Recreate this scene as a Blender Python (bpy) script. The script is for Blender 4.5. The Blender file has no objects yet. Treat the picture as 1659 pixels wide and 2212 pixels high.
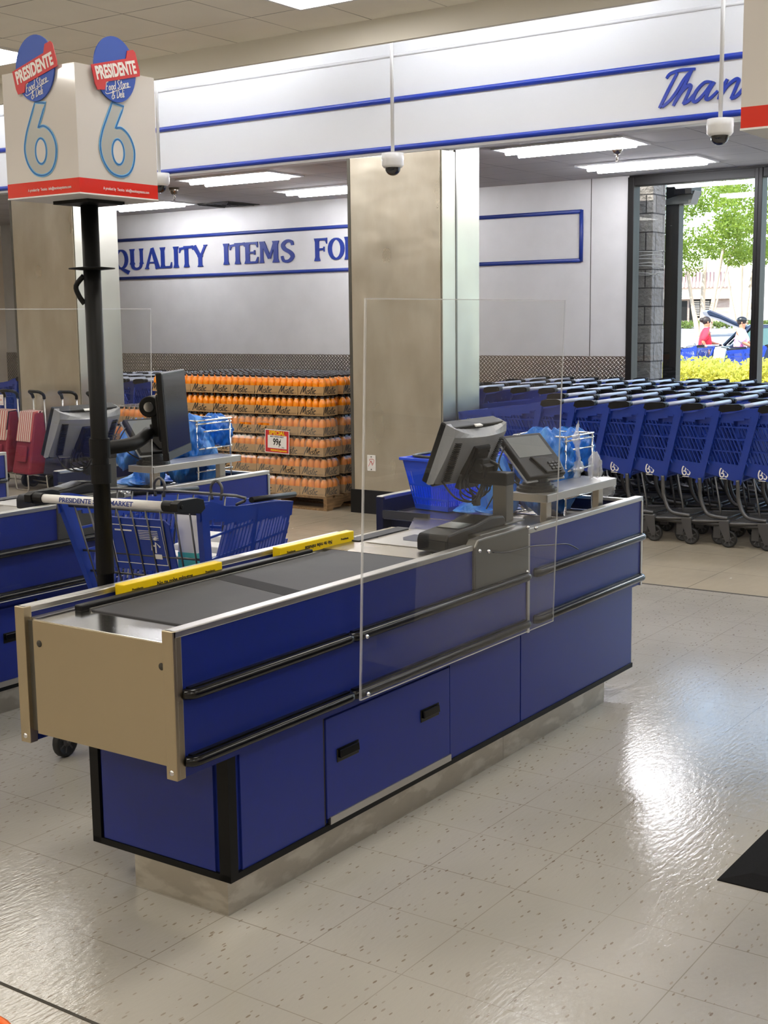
import bpy, math, random
from mathutils import Matrix, Vector
R = math.radians
random.seed(7)
scene = bpy.context.scene
COL = scene.collection

# ------------------------------------------------------------------ camera, light levels
H = 1.684
cam_d = bpy.data.cameras.new('camera'); cam = bpy.data.objects.new('camera', cam_d); COL.objects.link(cam)
cam_d.sensor_fit = 'HORIZONTAL'; cam_d.sensor_width = 36.0; cam_d.lens = 2794.4 / 1659 * 36
cam_d.clip_end = 500; cam_d.clip_start = 0.05
yaw, pit, rol = 6.08554965e-01, 1.47086555e-01, -1.20591179e-02
fw = Vector((math.cos(yaw) * math.cos(pit), math.sin(yaw) * math.cos(pit), -math.sin(pit)))
rt = Vector((math.sin(yaw), -math.cos(yaw), 0)); up = rt.cross(fw)
r2 = math.cos(rol) * rt + math.sin(rol) * up; u2 = -math.sin(rol) * rt + math.cos(rol) * up
m = Matrix((r2, u2, -fw)).transposed().to_4x4(); m.translation = (0, 0, H); cam.matrix_world = m
scene.camera = cam
scene.view_settings.view_transform = 'Standard'; scene.view_settings.look = 'None'
scene.view_settings.gamma = 1; scene.view_settings.use_curve_mapping = False
scene.view_settings.exposure = 0.28
LAMP_NEAR, LAMP_FAR, LAMP_COVE = 13.5, 62.0, 38.0
SUN, SKY = 11.0, .62

world = bpy.data.worlds.new('world'); scene.world = world; world.use_nodes = True
wn = world.node_tree; bg = wn.nodes['Background']; sky = wn.nodes.new('ShaderNodeTexSky')
sky.sky_type = 'NISHITA'; sky.sun_disc = False; sky.sun_elevation = R(42); sky.sun_rotation = R(200)
wn.links.new(sky.outputs[0], bg.inputs[0]); bg.inputs[1].default_value = SKY
sun_d = bpy.data.lights.new('sun', 'SUN'); sun_d.energy = SUN; sun_d.angle = R(0.6); sun_d.color = (1, .95, .86)
sun = bpy.data.objects.new('sun', sun_d); COL.objects.link(sun)
sun.rotation_euler = Vector((0.62, -0.25, -0.75)).to_track_quat('-Z', 'Y').to_euler()
try:
    scene.cycles.max_bounces = 10; scene.cycles.transparent_max_bounces = 16
    scene.cycles.diffuse_bounces = 4; scene.cycles.glossy_bounces = 4; scene.cycles.sample_clamp_indirect = 6
    scene.cycles.caustics_reflective = False; scene.cycles.caustics_refractive = False
    scene.cycles.use_denoising = True
except Exception:
    pass

# ------------------------------------------------------------------ materials
def sr(c):
    return tuple(((x / 255) / 12.92 if x / 255 <= .04045 else ((x / 255 + .055) / 1.055) ** 2.4) for x in c) + (1,)

def mat(name, rgb, rough=.5, metal=0.0, bump=None, rnoise=None, cnoise=None, coat=0, spec=None, trans=0, alpha=1, emit=None):
    M = bpy.data.materials.new(name); M.use_nodes = True
    nt = M.node_tree; p = nt.nodes['Principled BSDF']
    p.inputs['Base Color'].default_value = sr(rgb); p.inputs['Roughness'].default_value = rough
    p.inputs['Metallic'].default_value = metal; p.inputs['Coat Weight'].default_value = coat
    p.inputs['Transmission Weight'].default_value = trans; p.inputs['Alpha'].default_value = alpha
    if spec is not None: p.inputs['Specular IOR Level'].default_value = spec
    if emit:
        p.inputs['Emission Color'].default_value = sr(emit[0]); p.inputs['Emission Strength'].default_value = emit[1]
    tc = nt.nodes.new('ShaderNodeTexCoord')
    def noise(scale, stretch=(1, 1, 1), detail=3, coord='Object'):
        mp = nt.nodes.new('ShaderNodeMapping'); mp.inputs['Scale'].default_value = stretch
        nt.links.new(tc.outputs[coord], mp.inputs[0])
        n = nt.nodes.new('ShaderNodeTexNoise'); n.inputs['Scale'].default_value = scale; n.inputs['Detail'].default_value = detail
        nt.links.new(mp.outputs[0], n.inputs[0]); return n.outputs[0]
    if bump:      # list of (scale, stretch, strength, distance)
        prev = None
        for sc, st, stg, dist in bump:
            b = nt.nodes.new('ShaderNodeBump'); b.inputs['Strength'].default_value = stg; b.inputs['Distance'].default_value = dist
            nt.links.new(noise(sc, st), b.inputs['Height'])
            if prev: nt.links.new(prev, b.inputs['Normal'])
            prev = b.outputs[0]
        nt.links.new(prev, p.inputs['Normal'])
    if rnoise:    # scale, stretch, lo, hi
        mr = nt.nodes.new('ShaderNodeMapRange'); mr.inputs[1].default_value = .3; mr.inputs[2].default_value = .7
        mr.inputs[3].default_value = rnoise[2]; mr.inputs[4].default_value = rnoise[3]
        nt.links.new(noise(rnoise[0], rnoise[1]), mr.inputs[0]); nt.links.new(mr.outputs[0], p.inputs['Roughness'])
    if cnoise:    # scale, stretch, rgb2, lo, hi
        mx = nt.nodes.new('ShaderNodeMix'); mx.data_type = 'RGBA'
        mx.inputs[6].default_value = sr(rgb); mx.inputs[7].default_value = sr(cnoise[2])
        mr = nt.nodes.new('ShaderNodeMapRange'); mr.inputs[1].default_value = cnoise[3]; mr.inputs[2].default_value = cnoise[4]
        nt.links.new(noise(cnoise[0], cnoise[1], 4), mr.inputs[0]); nt.links.new(mr.outputs[0], mx.inputs[0])
        nt.links.new(mx.outputs[2], p.inputs['Base Color'])
    return M

M = {}
M['white'] = mat('white_panel', (226, 228, 232), .35)
M['wallwhite'] = mat('wall_panel_white', (202, 201, 199), .42, cnoise=(3, (1, 1, 1), (194, 193, 191), .3, .7))
M['ceil'] = mat('ceiling_tile', (186, 181, 167), .9, cnoise=(120, (1, 1, 1), (170, 165, 152), .45, .6))
M['ceil2'] = mat('ceiling_tile_grey', (150, 147, 143), .9, cnoise=(100, (1, 1, 1), (138, 136, 132), .45, .6))
M['seam'] = mat('dark_seam', (60, 56, 48), .8)  # dark colour of floor and wall joints, door gaps and openings
M['valance'] = mat('valance_paint', (232, 229, 220), .7)
M['beige'] = mat('store_wall_beige', (218, 211, 198), .7, cnoise=(.8, (1, 1, 1), (196, 180, 156), .4, .65))
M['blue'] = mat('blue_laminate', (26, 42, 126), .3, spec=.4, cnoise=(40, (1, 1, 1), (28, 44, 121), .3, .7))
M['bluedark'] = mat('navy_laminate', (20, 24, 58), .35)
M['cartblue'] = mat('cart_blue_plastic', (22, 54, 148), .38, bump=[(300, (1, 1, 1), .15, .001)])
M['basketblue'] = mat('basket_blue_plastic', (10, 80, 238), .35)
M['plateclean'] = mat('polished_end_plate', (214, 212, 206), .16, 1.0, bump=[(5, (1, 1, 1), .05, .01)])
M['stripeblue'] = mat('blue_moulding', (18, 52, 160), .3)
M['letterblue'] = mat('letter_blue', (20, 44, 120), .45)
M['steel'] = mat('brushed_steel', (176, 170, 158), .3, 1.0, bump=[(60, (1, 30, 1), .06, .002)], rnoise=(3, (1, 1, 1), .24, .38))
M['steeltan'] = mat('end_panel_steel', (184, 170, 144), .36, 1.0, bump=[(2.5, (1, 1, 1), .25, .02), (400, (1, .02, 1), .05, .001)])
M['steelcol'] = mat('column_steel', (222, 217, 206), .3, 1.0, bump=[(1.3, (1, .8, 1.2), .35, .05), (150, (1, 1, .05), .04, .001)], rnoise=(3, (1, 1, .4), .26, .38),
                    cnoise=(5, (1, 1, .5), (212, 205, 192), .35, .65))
M['kick'] = mat('scuffed_kick_steel', (186, 180, 168), .35, 1.0, cnoise=(7, (1, 1, 2.5), (208, 203, 192), .5, .62), bump=[(6, (1, 1, 1), .12, .01)], rnoise=(14, (1, 1, 2), .34, .52))
M['alu'] = mat('aluminium_trim', (196, 194, 190), .36, 1.0)
M['silver'] = mat('silver_cart_handle', (186, 190, 200), .42, .35)
M['steelside'] = mat('column_steel_dimmed', (176, 174, 164), .42, 1.0, bump=[(1.3, (1, .8, 1.2), .35, .05)], rnoise=(3, (1, 1, .4), .34, .5))  # column steel darkened for the sides, weaker window reflection put into the colour
M['chrome'] = mat('chrome_wire', (220, 222, 226), .12, 1.0)
M['greymetal'] = mat('grey_cart_tube', (92, 92, 94), .38, .75)
M['olive'] = mat('grey_steel_housing', (106, 105, 100), .36, .8)
M['black'] = mat('black_plastic', (16, 16, 17), .45, spec=.25)
M['blackgloss'] = mat('black_rubber_bumper', (8, 8, 9), .2, spec=.4)
M['rubber'] = mat('belt_rubber', (58, 58, 61), .6, cnoise=(5, (1, 1, 1), (66, 65, 67), .4, .7), spec=.25)
M['beltseam'] = mat('belt_seam', (46, 46, 48), .75, spec=.15)
M['darkmetal'] = mat('matt_black_steel', (10, 10, 10), .5, spec=.22)
M['mongrey'] = mat('monitor_grey', (142, 144, 148), .35)
M['screen'] = mat('dark_screen', (34, 35, 42), .15)
M['padscreen'] = mat('terminal_screen', (120, 124, 126), .12, spec=.7)
M['yellow'] = mat('yellow_divider', (240, 206, 10), .35)
M['bagblue'] = mat('blue_bag_film', (36, 122, 226), .3, spec=.6, trans=.15, bump=[(22, (1, 1, .4), .9, .02), (70, (1, 1, .5), .5, .006)], cnoise=(14, (1, 1, .5), (90, 165, 245), .45, .65))
M['clearbag'] = mat('clear_bag_film', (226, 228, 230), .12, spec=.8, alpha=.34, bump=[(40, (1, 1, 1), .9, .01)])
M['red'] = mat('sign_red', (214, 38, 24), .15, coat=.6)
M['signwhite'] = mat('sign_white', (206, 202, 199), .08, spec=.6, coat=.4)
M['logoblue'] = mat('logo_blue', (36, 78, 176), .3)
M['logored'] = mat('logo_red', (196, 46, 52), .3)
M['outline'] = mat('six_outline', (40, 104, 170), .3)
M['outlinelight'] = mat('six_outline_pale', (120, 190, 236), .3)
M['sixgrey'] = mat('six_fill_silver', (176, 178, 176), .25, .3)
M['paper'] = mat('paper_white', (232, 230, 228), .5)
M['cord'] = mat('cable_black', (14, 14, 15), .4)
M['card'] = mat('corrugated_card', (172, 138, 94), .8, cnoise=(6, (1, 1, 1), (186, 150, 106), .35, .7))
M['ink'] = mat('black_ink', (30, 24, 22), .6)
M['juice'] = mat('orange_juice', (250, 146, 14), .18, spec=.6, coat=.4)
M['neck'] = mat('bottle_neck_clear', (222, 176, 122), .12, spec=.7)
M['cap'] = mat('bottle_cap_black', (26, 24, 25), .25)
M['wood'] = mat('pallet_wood', (140, 110, 76), .8, cnoise=(7, (1, 8, 8), (96, 74, 50), .35, .7))
M['maroon'] = mat('maroon_canvas', (128, 30, 50), .75, bump=[(12, (1, 1, 1), .5, .02)])
M['navycanvas'] = mat('navy_canvas', (30, 30, 52), .8)
M['mat'] = mat('black_floor_mat', (24, 23, 23), .9, spec=.08, bump=[(300, (1, 1, 1), .4, .002)])
M['orange'] = mat('orange_plastic', (240, 110, 30), .4)
M['domeglass'] = mat('smoked_dome', (30, 30, 34), .04, spec=.8)
M['pvc'] = mat('camera_white', (226, 226, 226), .35)
M['brass'] = mat('sprinkler_metal', (150, 140, 128), .25, 1.0)
M['frame'] = mat('window_frame_bronze', (22, 20, 19), .45, spec=.25)
M['block'] = mat('split_block_grey', (118, 112, 108), .9, bump=[(14, (1, 1, 1), 1.0, .05)], cnoise=(7, (1, 1, 1), (92, 86, 82), .4, .7))
M['rope'] = mat('whitish_wire', (176, 172, 166), .4)
M['asphalt'] = mat('asphalt', (120, 118, 124), .9, cnoise=(.5, (1, 1, 1), (150, 148, 150), .3, .7))
M['concrete'] = mat('sidewalk_concrete', (196, 188, 176), .9)
M['bark'] = mat('tree_bark', (176, 158, 138), .9, bump=[(9, (1, 1, .4), .8, .03)])
M['stucco'] = mat('building_stucco', (222, 206, 190), .9)
M['stucco2'] = mat('building_white', (236, 232, 226), .9)
M['rooftile'] = mat('barrel_roof', (190, 160, 150), .8)
M['bstone'] = mat('building_stone', (170, 152, 140), .9, cnoise=(2, (1, 1, 4), (150, 130, 120), .35, .7))
M['carblue'] = mat('car_paint', (30, 42, 66), .25, .2, coat=.3)
M['glassdark'] = mat('car_glass', (60, 90, 84), .08, spec=.8)
M['tire'] = mat('tyre_rubber', (26, 26, 27), .6)
M['skin'] = mat('skin_brown', (176, 118, 88), .55)
M['hair'] = mat('hair_dark', (34, 22, 20), .6)
M['redshirt'] = mat('red_shirt', (214, 40, 62), .8)
M['pinkshirt'] = mat('pink_white_shirt', (240, 214, 226), .8, cnoise=(5, (1, 1, 1), (226, 110, 170), .52, .62))
M['whitecloth'] = mat('white_cloth', (236, 232, 232), .7)
M['denim'] = mat('dark_trousers', (70, 74, 96), .8)
M['boxwhite'] = mat('pack_white', (236, 236, 236), .4)
M['teal'] = mat('pack_teal', (90, 196, 190), .4)
M['packred'] = mat('pack_red', (206, 70, 40), .4)

def leafmat(name, a, b, c):
    m_ = mat(name, a, .6, cnoise=(6, (1, 1, 1), b, .35, .65), spec=.3)
    nt = m_.node_tree; p = nt.nodes['Principled BSDF']; t = nt.nodes.new('ShaderNodeBsdfTranslucent'); t.inputs[0].default_value = sr(c)
    mx = nt.nodes.new('ShaderNodeMixShader'); mx.inputs[0].default_value = .35
    nt.links.new(p.outputs[0], mx.inputs[1]); nt.links.new(t.outputs[0], mx.inputs[2])
    nt.links.new(mx.outputs[0], nt.nodes['Material Output'].inputs[0]); return m_
M['leaf'] = leafmat('tree_leaves', (120, 138, 48), (78, 104, 40), (168, 188, 66))
M['hedge'] = leafmat('hedge_leaves', (214, 206, 90), (150, 160, 60), (236, 226, 120))
M['shrub'] = leafmat('shrub_leaves', (120, 138, 70), (84, 106, 60), (160, 170, 90))

def lamp(name, rgb, s):
    m_ = bpy.data.materials.new(name); m_.use_nodes = True; nt = m_.node_tree; nt.nodes.remove(nt.nodes['Principled BSDF'])
    e = nt.nodes.new('ShaderNodeEmission'); e.inputs[0].default_value = sr(rgb); e.inputs[1].default_value = s
    nt.links.new(e.outputs[0], nt.nodes['Material Output'].inputs[0]); return m_
M['lampnear'] = lamp('diffuser_lit', (255, 249, 240), LAMP_NEAR)
M['lampfar'] = lamp('tube_lit', (248, 248, 255), LAMP_FAR)
M['lampcove'] = lamp('cove_tube_lit', (244, 246, 252), LAMP_COVE)

def clear(name, tint=(1, 1, 1, 1), haze=0.0, fr=1.5, rough=0.0, hazecol=(.8, .8, .82, 1)):
    m_ = bpy.data.materials.new(name); m_.use_nodes = True; nt = m_.node_tree; nt.nodes.remove(nt.nodes['Principled BSDF'])
    N = nt.nodes.new; L = nt.links.new
    tr = N('ShaderNodeBsdfTransparent'); tr.inputs[0].default_value = tint
    gl = N('ShaderNodeBsdfGlossy'); gl.inputs['Roughness'].default_value = rough
    f = N('ShaderNodeFresnel'); g = N('ShaderNodeNewGeometry'); mr = N('ShaderNodeMapRange'); L(g.outputs['Backfacing'], mr.inputs[0]); mr.inputs[3].default_value = fr; mr.inputs[4].default_value = 1 / fr; L(mr.outputs[0], f.inputs[0])
    mx = N('ShaderNodeMixShader'); L(f.outputs[0], mx.inputs[0]); L(tr.outputs[0], mx.inputs[1]); L(gl.outputs[0], mx.inputs[2])
    out = mx
    if haze:
        d = N('ShaderNodeBsdfDiffuse'); d.inputs[0].default_value = hazecol
        m2 = N('ShaderNodeMixShader'); m2.inputs[0].default_value = haze; L(mx.outputs[0], m2.inputs[1]); L(d.outputs[0], m2.inputs[2]); out = m2
    L(out.outputs[0], nt.nodes['Material Output'].inputs[0]); return m_
M['plexi'] = clear('clear_acrylic', (.97, .98, .98, 1), .012, 1.5)
M['plexiedge'] = clear('acrylic_edge', (.9, .95, .95, 1), .6)
M['glass'] = clear('window_glass', (.96, .98, .97, 1), 0, 1.3)
M['film'] = clear('shrink_film', (.98, .97, .95, 1), .17, 1.45, .12, (.72, .64, .52, 1))

# procedural floor / plate / stripes
class NT:
    def __init__(s, m_): s.nt = m_.node_tree; s.p = s.nt.nodes['Principled BSDF']
    def n(s, t, **k):
        q = s.nt.nodes.new(t)
        for a, b in k.items(): setattr(q, a, b)
        return q
    def l(s, a, b): s.nt.links.new(a, b)
    def math(s, op, a, b=None, c=None):
        q = s.n('ShaderNodeMath', operation=op)
        for i, v in enumerate((a, b, c)):
            if v is None: continue
            if isinstance(v, (int, float)): q.inputs[i].default_value = v
            else: s.l(v, q.inputs[i])
        return q.outputs[0]
    def xyz(s, coord='Object'):
        t = s.n('ShaderNodeTexCoord'); sp = s.n('ShaderNodeSeparateXYZ'); s.l(t.outputs[coord], sp.inputs[0]); return sp.outputs, t.outputs[coord]
    def mix(s, f, a, b):
        q = s.n('ShaderNodeMix'); q.data_type = 'RGBA'
        for i, v in ((0, f), (6, a), (7, b)):
            if isinstance(v, (int, float, tuple)): q.inputs[i].default_value = v
            else: s.l(v, q.inputs[i])
        return q.outputs[2]

def floor_mat(name, base, alt, fleck, x0, y0, tile, lw, linecol, flecks=True, rlo=.07, rhi=.2):
    m_ = mat(name, base, .2, spec=.5); t = NT(m_); (x, y, z), co = t.xyz()
    def line(c, o):
        a = t.math('DIVIDE', t.math('SUBTRACT', c, o), tile); fr = t.math('SUBTRACT', a, t.math('ROUND', a))
        return t.math('LESS_THAN', t.math('ABSOLUTE', fr), lw / tile)
    ln = t.math('MAXIMUM', line(x, x0), line(y, y0))
    nz = t.n('ShaderNodeTexNoise'); nz.inputs['Scale'].default_value = 1.6; t.l(co, nz.inputs[0])
    mr = t.n('ShaderNodeMapRange'); mr.inputs[1].default_value = .35; mr.inputs[2].default_value = .65; t.l(nz.outputs[0], mr.inputs[0])
    col = t.mix(mr.outputs[0], sr(base), sr(alt))
    if flecks:
        mp = t.n('ShaderNodeMapping'); mp.inputs['Scale'].default_value = (26, 75, 1); mp.inputs['Rotation'].default_value = (0, 0, .5); t.l(co, mp.inputs[0])
        w = t.n('ShaderNodeTexNoise'); w.inputs['Scale'].default_value = 3; t.l(co, w.inputs[0])
        v = t.n('ShaderNodeTexVoronoi'); v.inputs['Scale'].default_value = 1; t.l(mp.outputs[0], v.inputs[0])
        fl = t.math('LESS_THAN', v.outputs['Distance'], .24)
        sp = t.n('ShaderNodeSeparateColor'); t.l(v.outputs['Color'], sp.inputs[0])
        pick = t.math('GREATER_THAN', sp.outputs[0], .62)
        f = t.math('MULTIPLY', t.math('MULTIPLY', fl, pick), t.math('MULTIPLY_ADD', sp.outputs[1], .6, .3))
        col = t.mix(f, col, sr(fleck))
    brk = t.n('ShaderNodeTexNoise'); brk.inputs['Scale'].default_value = 2.2; t.l(co, brk.inputs[0])
    vis = t.math('MULTIPLY', ln, t.math('MULTIPLY_ADD', brk.outputs[0], 1.6, -.25))
    col = t.mix(vis, col, sr(linecol)); t.l(col, t.p.inputs['Base Color'])
    mp2 = t.n('ShaderNodeMapping'); mp2.inputs['Scale'].default_value = (1, 3, 1); t.l(co, mp2.inputs[0])
    rn = t.n('ShaderNodeTexNoise'); rn.inputs['Scale'].default_value = 7; rn.inputs['Detail'].default_value = 5; t.l(mp2.outputs[0], rn.inputs[0])
    rr = t.n('ShaderNodeMapRange'); rr.inputs[1].default_value = .1; rr.inputs[2].default_value = .9; rr.inputs[3].default_value = rlo; rr.inputs[4].default_value = rhi
    t.l(rn.outputs[0], rr.inputs[0]); t.l(rr.outputs[0], t.p.inputs['Roughness'])
    b = t.n('ShaderNodeBump'); b.inputs['Strength'].default_value = .12; b.inputs['Distance'].default_value = .01
    n3 = t.n('ShaderNodeTexNoise'); n3.inputs['Scale'].default_value = 24; n3.inputs['Detail'].default_value = 4; t.l(mp2.outputs[0], n3.inputs[0])
    b.inputs['Strength'].default_value = .12 if flecks else .03; t.l(n3.outputs[0], b.inputs['Height']); t.l(b.outputs[0], t.p.inputs['Normal']); return m_
M['floor'] = floor_mat('vinyl_tile_floor', (170, 165, 155), (162, 157, 147), (120, 104, 88), 1.995, 2.387, .3048, .0016, (120, 110, 98))
M['floor2'] = floor_mat('tan_tile_floor', (176, 164, 144), (166, 156, 138), (120, 104, 88), 7.6, 2.387, .61, .003, (120, 110, 98), False, .16, .3)

def plate_mat():
    m_ = mat('diamond_plate', (150, 146, 142), .28, 1.0); t = NT(m_); (x, y, z), co = t.xyz()
    S = 30.0
    u = t.math('MULTIPLY', t.math('ADD', y, z), S * .7071); v = t.math('MULTIPLY', t.math('SUBTRACT', y, z), S * .7071)
    fu, fv = t.math('FLOOR', u), t.math('FLOOR', v)
    par = t.math('MODULO', t.math('ABSOLUTE', t.math('ADD', fu, fv)), 2.0)
    a = t.math('SUBTRACT', t.math('SUBTRACT', u, fu), .5); b = t.math('SUBTRACT', t.math('SUBTRACT', v, fv), .5)
    def ell(p, q): return t.math('ADD', t.math('POWER', t.math('DIVIDE', p, .62), 2.0), t.math('POWER', t.math('DIVIDE', q, .17), 2.0))
    e = t.math('ADD', t.math('MULTIPLY', ell(a, b), par), t.math('MULTIPLY', ell(b, a), t.math('SUBTRACT', 1.0, par)))
    h = t.math('MAXIMUM', t.math('SUBTRACT', 1.0, e), 0.0)
    bp = t.n('ShaderNodeBump'); bp.inputs['Strength'].default_value = 1.0; bp.inputs['Distance'].default_value = .012
    t.l(t.math('POWER', h, .5), bp.inputs['Height']); t.l(bp.outputs[0], t.p.inputs['Normal'])
    col = t.mix(t.math('GREATER_THAN', h, .05), sr((150, 144, 138)), sr((246, 244, 240))); t.l(col, t.p.inputs['Base Color']); return m_
M['plate'] = plate_mat()

def stripe_mat():
    m_ = mat('striped_canvas', (220, 205, 190), .8); t = NT(m_); (x, y, z), co = t.xyz()
    w = t.math('MODULO', t.math('ABSOLUTE', t.math('MULTIPLY', t.math('ADD', y, 5.0), 28.0)), 1.0)
    w2 = t.math('MODULO', t.math('ABSOLUTE', t.math('MULTIPLY', t.math('ADD', y, 5.0), 56.0)), 1.0)
    c = t.mix(t.math('GREATER_THAN', w, .55), sr((226, 212, 196)), sr((190, 96, 90)))
    c = t.mix(t.math('GREATER_THAN', w2, .82), c, sr((70, 30, 40))); t.l(c, t.p.inputs['Base Color']); return m_
M['stripes'] = stripe_mat()

def block_mat(): 
    m_ = M['block']; t = NT(m_); (x, y, z), co = t.xyz()
    mp = t.n('ShaderNodeCombineXYZ'); t.l(t.math('ADD', x, y), mp.inputs[0]); t.l(z, mp.inputs[1])
    br = t.n('ShaderNodeTexBrick'); br.inputs['Scale'].default_value = 1; br.inputs['Brick Width'].default_value = .4; br.inputs['Row Height'].default_value = .2
    br.inputs['Mortar Size'].default_value = .008; br.inputs['Color1'].default_value = sr((126, 120, 114)); br.inputs['Color2'].default_value = sr((104, 98, 94)); br.inputs['Mortar'].default_value = sr((50, 46, 44))
    t.l(mp.outputs[0], br.inputs[0]); t.l(br.outputs[0], t.p.inputs['Base Color'])
block_mat()

# ------------------------------------------------------------------ mesh builder
class MB:
    def __init__(s): s.v = []; s.f = []; s.m = []; s.sm = []; s.X = Matrix()
    def add(s, vs, fs, mi=0, smooth=False):
        o = len(s.v); s.v += [s.X @ Vector(p) for p in vs]
        s.f += [tuple(i + o for i in f) for f in fs]; s.m += [mi] * len(fs); s.sm += [smooth] * len(fs); return s
    def box(s, x0, x1, y0, y1, z0, z1, mi=0):
        return s.add([(x0, y0, z0), (x1, y0, z0), (x1, y1, z0), (x0, y1, z0), (x0, y0, z1), (x1, y0, z1), (x1, y1, z1), (x0, y1, z1)],
                     [(0, 3, 2, 1), (4, 5, 6, 7), (0, 1, 5, 4), (1, 2, 6, 5), (2, 3, 7, 6), (3, 0, 4, 7)], mi)
    def hexa(s, p, mi=0):   # 8 points, order as box
        return s.add(p, [(0, 3, 2, 1), (4, 5, 6, 7), (0, 1, 5, 4), (1, 2, 6, 5), (2, 3, 7, 6), (3, 0, 4, 7)], mi)
    def tube(s, pts, r, n=8, mi=0, closed=False, caps=True, rad=None):
        pts = [Vector(p) for p in pts]; N = len(pts); vs = []; nrm = None
        for i, p in enumerate(pts):
            a = pts[(i - 1) % N] if (i > 0 or closed) else p; b = pts[(i + 1) % N] if (i < N - 1 or closed) else p
            t = (b - a)
            t = t.normalized() if t.length > 1e-9 else Vector((0, 0, 1))
            if nrm is None:
                nrm = t.orthogonal().normalized()
            nrm = (nrm - t * nrm.dot(t)); nrm = nrm.normalized() if nrm.length > 1e-6 else t.orthogonal().normalized()
            bn = t.cross(nrm); rr = rad[i] if rad else r
            for k in range(n):
                a_ = 2 * math.pi * k / n; vs.append(p + nrm * math.cos(a_) * rr + bn * math.sin(a_) * rr)
        fs = []
        for i in range(N if closed else N - 1):
            j = (i + 1) % N
            for k in range(n): fs.append((i * n + k, i * n + (k + 1) % n, j * n + (k + 1) % n, j * n + k))
        s.add(vs, fs, mi, True)
        if caps and not closed:
            o = len(s.v) - len(vs)
            s.f.append(tuple(o + k for k in reversed(range(n)))); s.f.append(tuple(o + (N - 1) * n + k for k in range(n)))
            s.m += [mi] * 2; s.sm += [False] * 2
        return s
    def cyl(s, p0, p1, r, n=16, mi=0, r1=None): return s.tube([p0, p1], r, n, mi, rad=[r, r if r1 is None else r1])
    def lathe(s, prof, o=(0, 0, 0), n=16, axis='z', mi=0, mis=None, smooth=True):
        vs = []
        for r, h in prof:
            for k in range(n):
                a = 2 * math.pi * k / n; c, d = r * math.cos(a), r * math.sin(a)
                q = {'z': (c, d, h), 'x': (h, c, d), 'y': (d, h, c)}[axis]; vs.append((q[0] + o[0], q[1] + o[1], q[2] + o[2]))
        for i in range(len(prof) - 1):
            fs = [(i * n + k, i * n + (k + 1) % n, (i + 1) * n + (k + 1) % n, (i + 1) * n + k) for k in range(n)]
            if i == 0: s.add(vs, fs, mis[i] if mis else mi, smooth); base = len(s.v) - len(vs)
            else:
                s.f += [tuple(base + q for q in f) for f in fs]; s.m += [mis[i] if mis else mi] * n; s.sm += [smooth] * n
        return s
    def prism(s, poly, d0, d1, plane='xy', mi=0, edge=None):
        n = len(poly)
        mp = {'xy': lambda a, b, d: (a, b, d), 'xz': lambda a, b, d: (a, d, b), 'yz': lambda a, b, d: (d, a, b)}[plane]
        vs = [mp(a, b, d0) for a, b in poly] + [mp(a, b, d1) for a, b in poly]
        s.add(vs, [tuple(reversed(range(n))), tuple(range(n, 2 * n))], mi)
        o = len(s.v) - 2 * n
        for k in range(n):
            s.f.append((o + k, o + (k + 1) % n, o + n + (k + 1) % n, o + n + k)); s.m.append(mi if edge is None else edge); s.sm.append(False)
        return s
    def ribbon(s, pts, w, d=.002, mi=0, closed=False):
        """flat stroke in local xy plane, thickness d along +z; w scalar or list"""
        P = [Vector((p[0], p[1])) for p in pts]; n = len(P); W = w if isinstance(w, (list, tuple)) else [w] * n
        L_, R_ = [], []
        for i in range(n):
            a = P[(i - 1) % n] if (i or closed) else P[i]; b = P[(i + 1) % n] if (i < n - 1 or closed) else P[i]
            t = b - a; t = t.normalized() if t.length > 1e-9 else Vector((1, 0)); q = Vector((-t.y, t.x))
            k = 1.0
            L_.append(P[i] + q * W[i] / 2 * k); R_.append(P[i] - q * W[i] / 2 * k)
        vs = [(p.x, p.y, d) for p in L_] + [(p.x, p.y, d) for p in R_] + [(p.x, p.y, 0) for p in L_] + [(p.x, p.y, 0) for p in R_]
        fs = []
        for i in range(n if closed else n - 1):
            j = (i + 1) % n
            fs += [(n + i, n + j, j, i), (i, j, 2 * n + j, 2 * n + i), (n + j, n + i, 3 * n + i, 3 * n + j)]
        if not closed: fs += [(0, 2 * n, 3 * n, n), (n - 1, 2 * n - 1, 4 * n - 1, 3 * n - 1)]
        return s.add(vs, fs, mi)
    def ball(s, c, r, n=10, mi=0, sc=(1, 1, 1)):
        prof = []; vs = []; fs = []
        k = n // 2
        for i in range(1, k):
            a = math.pi * i / k
            for j in range(n):
                b = 2 * math.pi * j / n; vs.append((c[0] + r * sc[0] * math.sin(a) * math.cos(b), c[1] + r * sc[1] * math.sin(a) * math.sin(b), c[2] + r * sc[2] * math.cos(a)))
        t = len(vs); vs += [(c[0], c[1], c[2] + r * sc[2]), (c[0], c[1], c[2] - r * sc[2])]
        for i in range(k - 2):
            for j in range(n): fs.append((i * n + j, i * n + (j + 1) % n, (i + 1) * n + (j + 1) % n, (i + 1) * n + j))
        for j in range(n): fs.append((t, (j + 1) % n, j)); fs.append((t + 1, (k - 2) * n + j, (k - 2) * n + (j + 1) % n))
        return s.add(vs, fs, mi, True)
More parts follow.
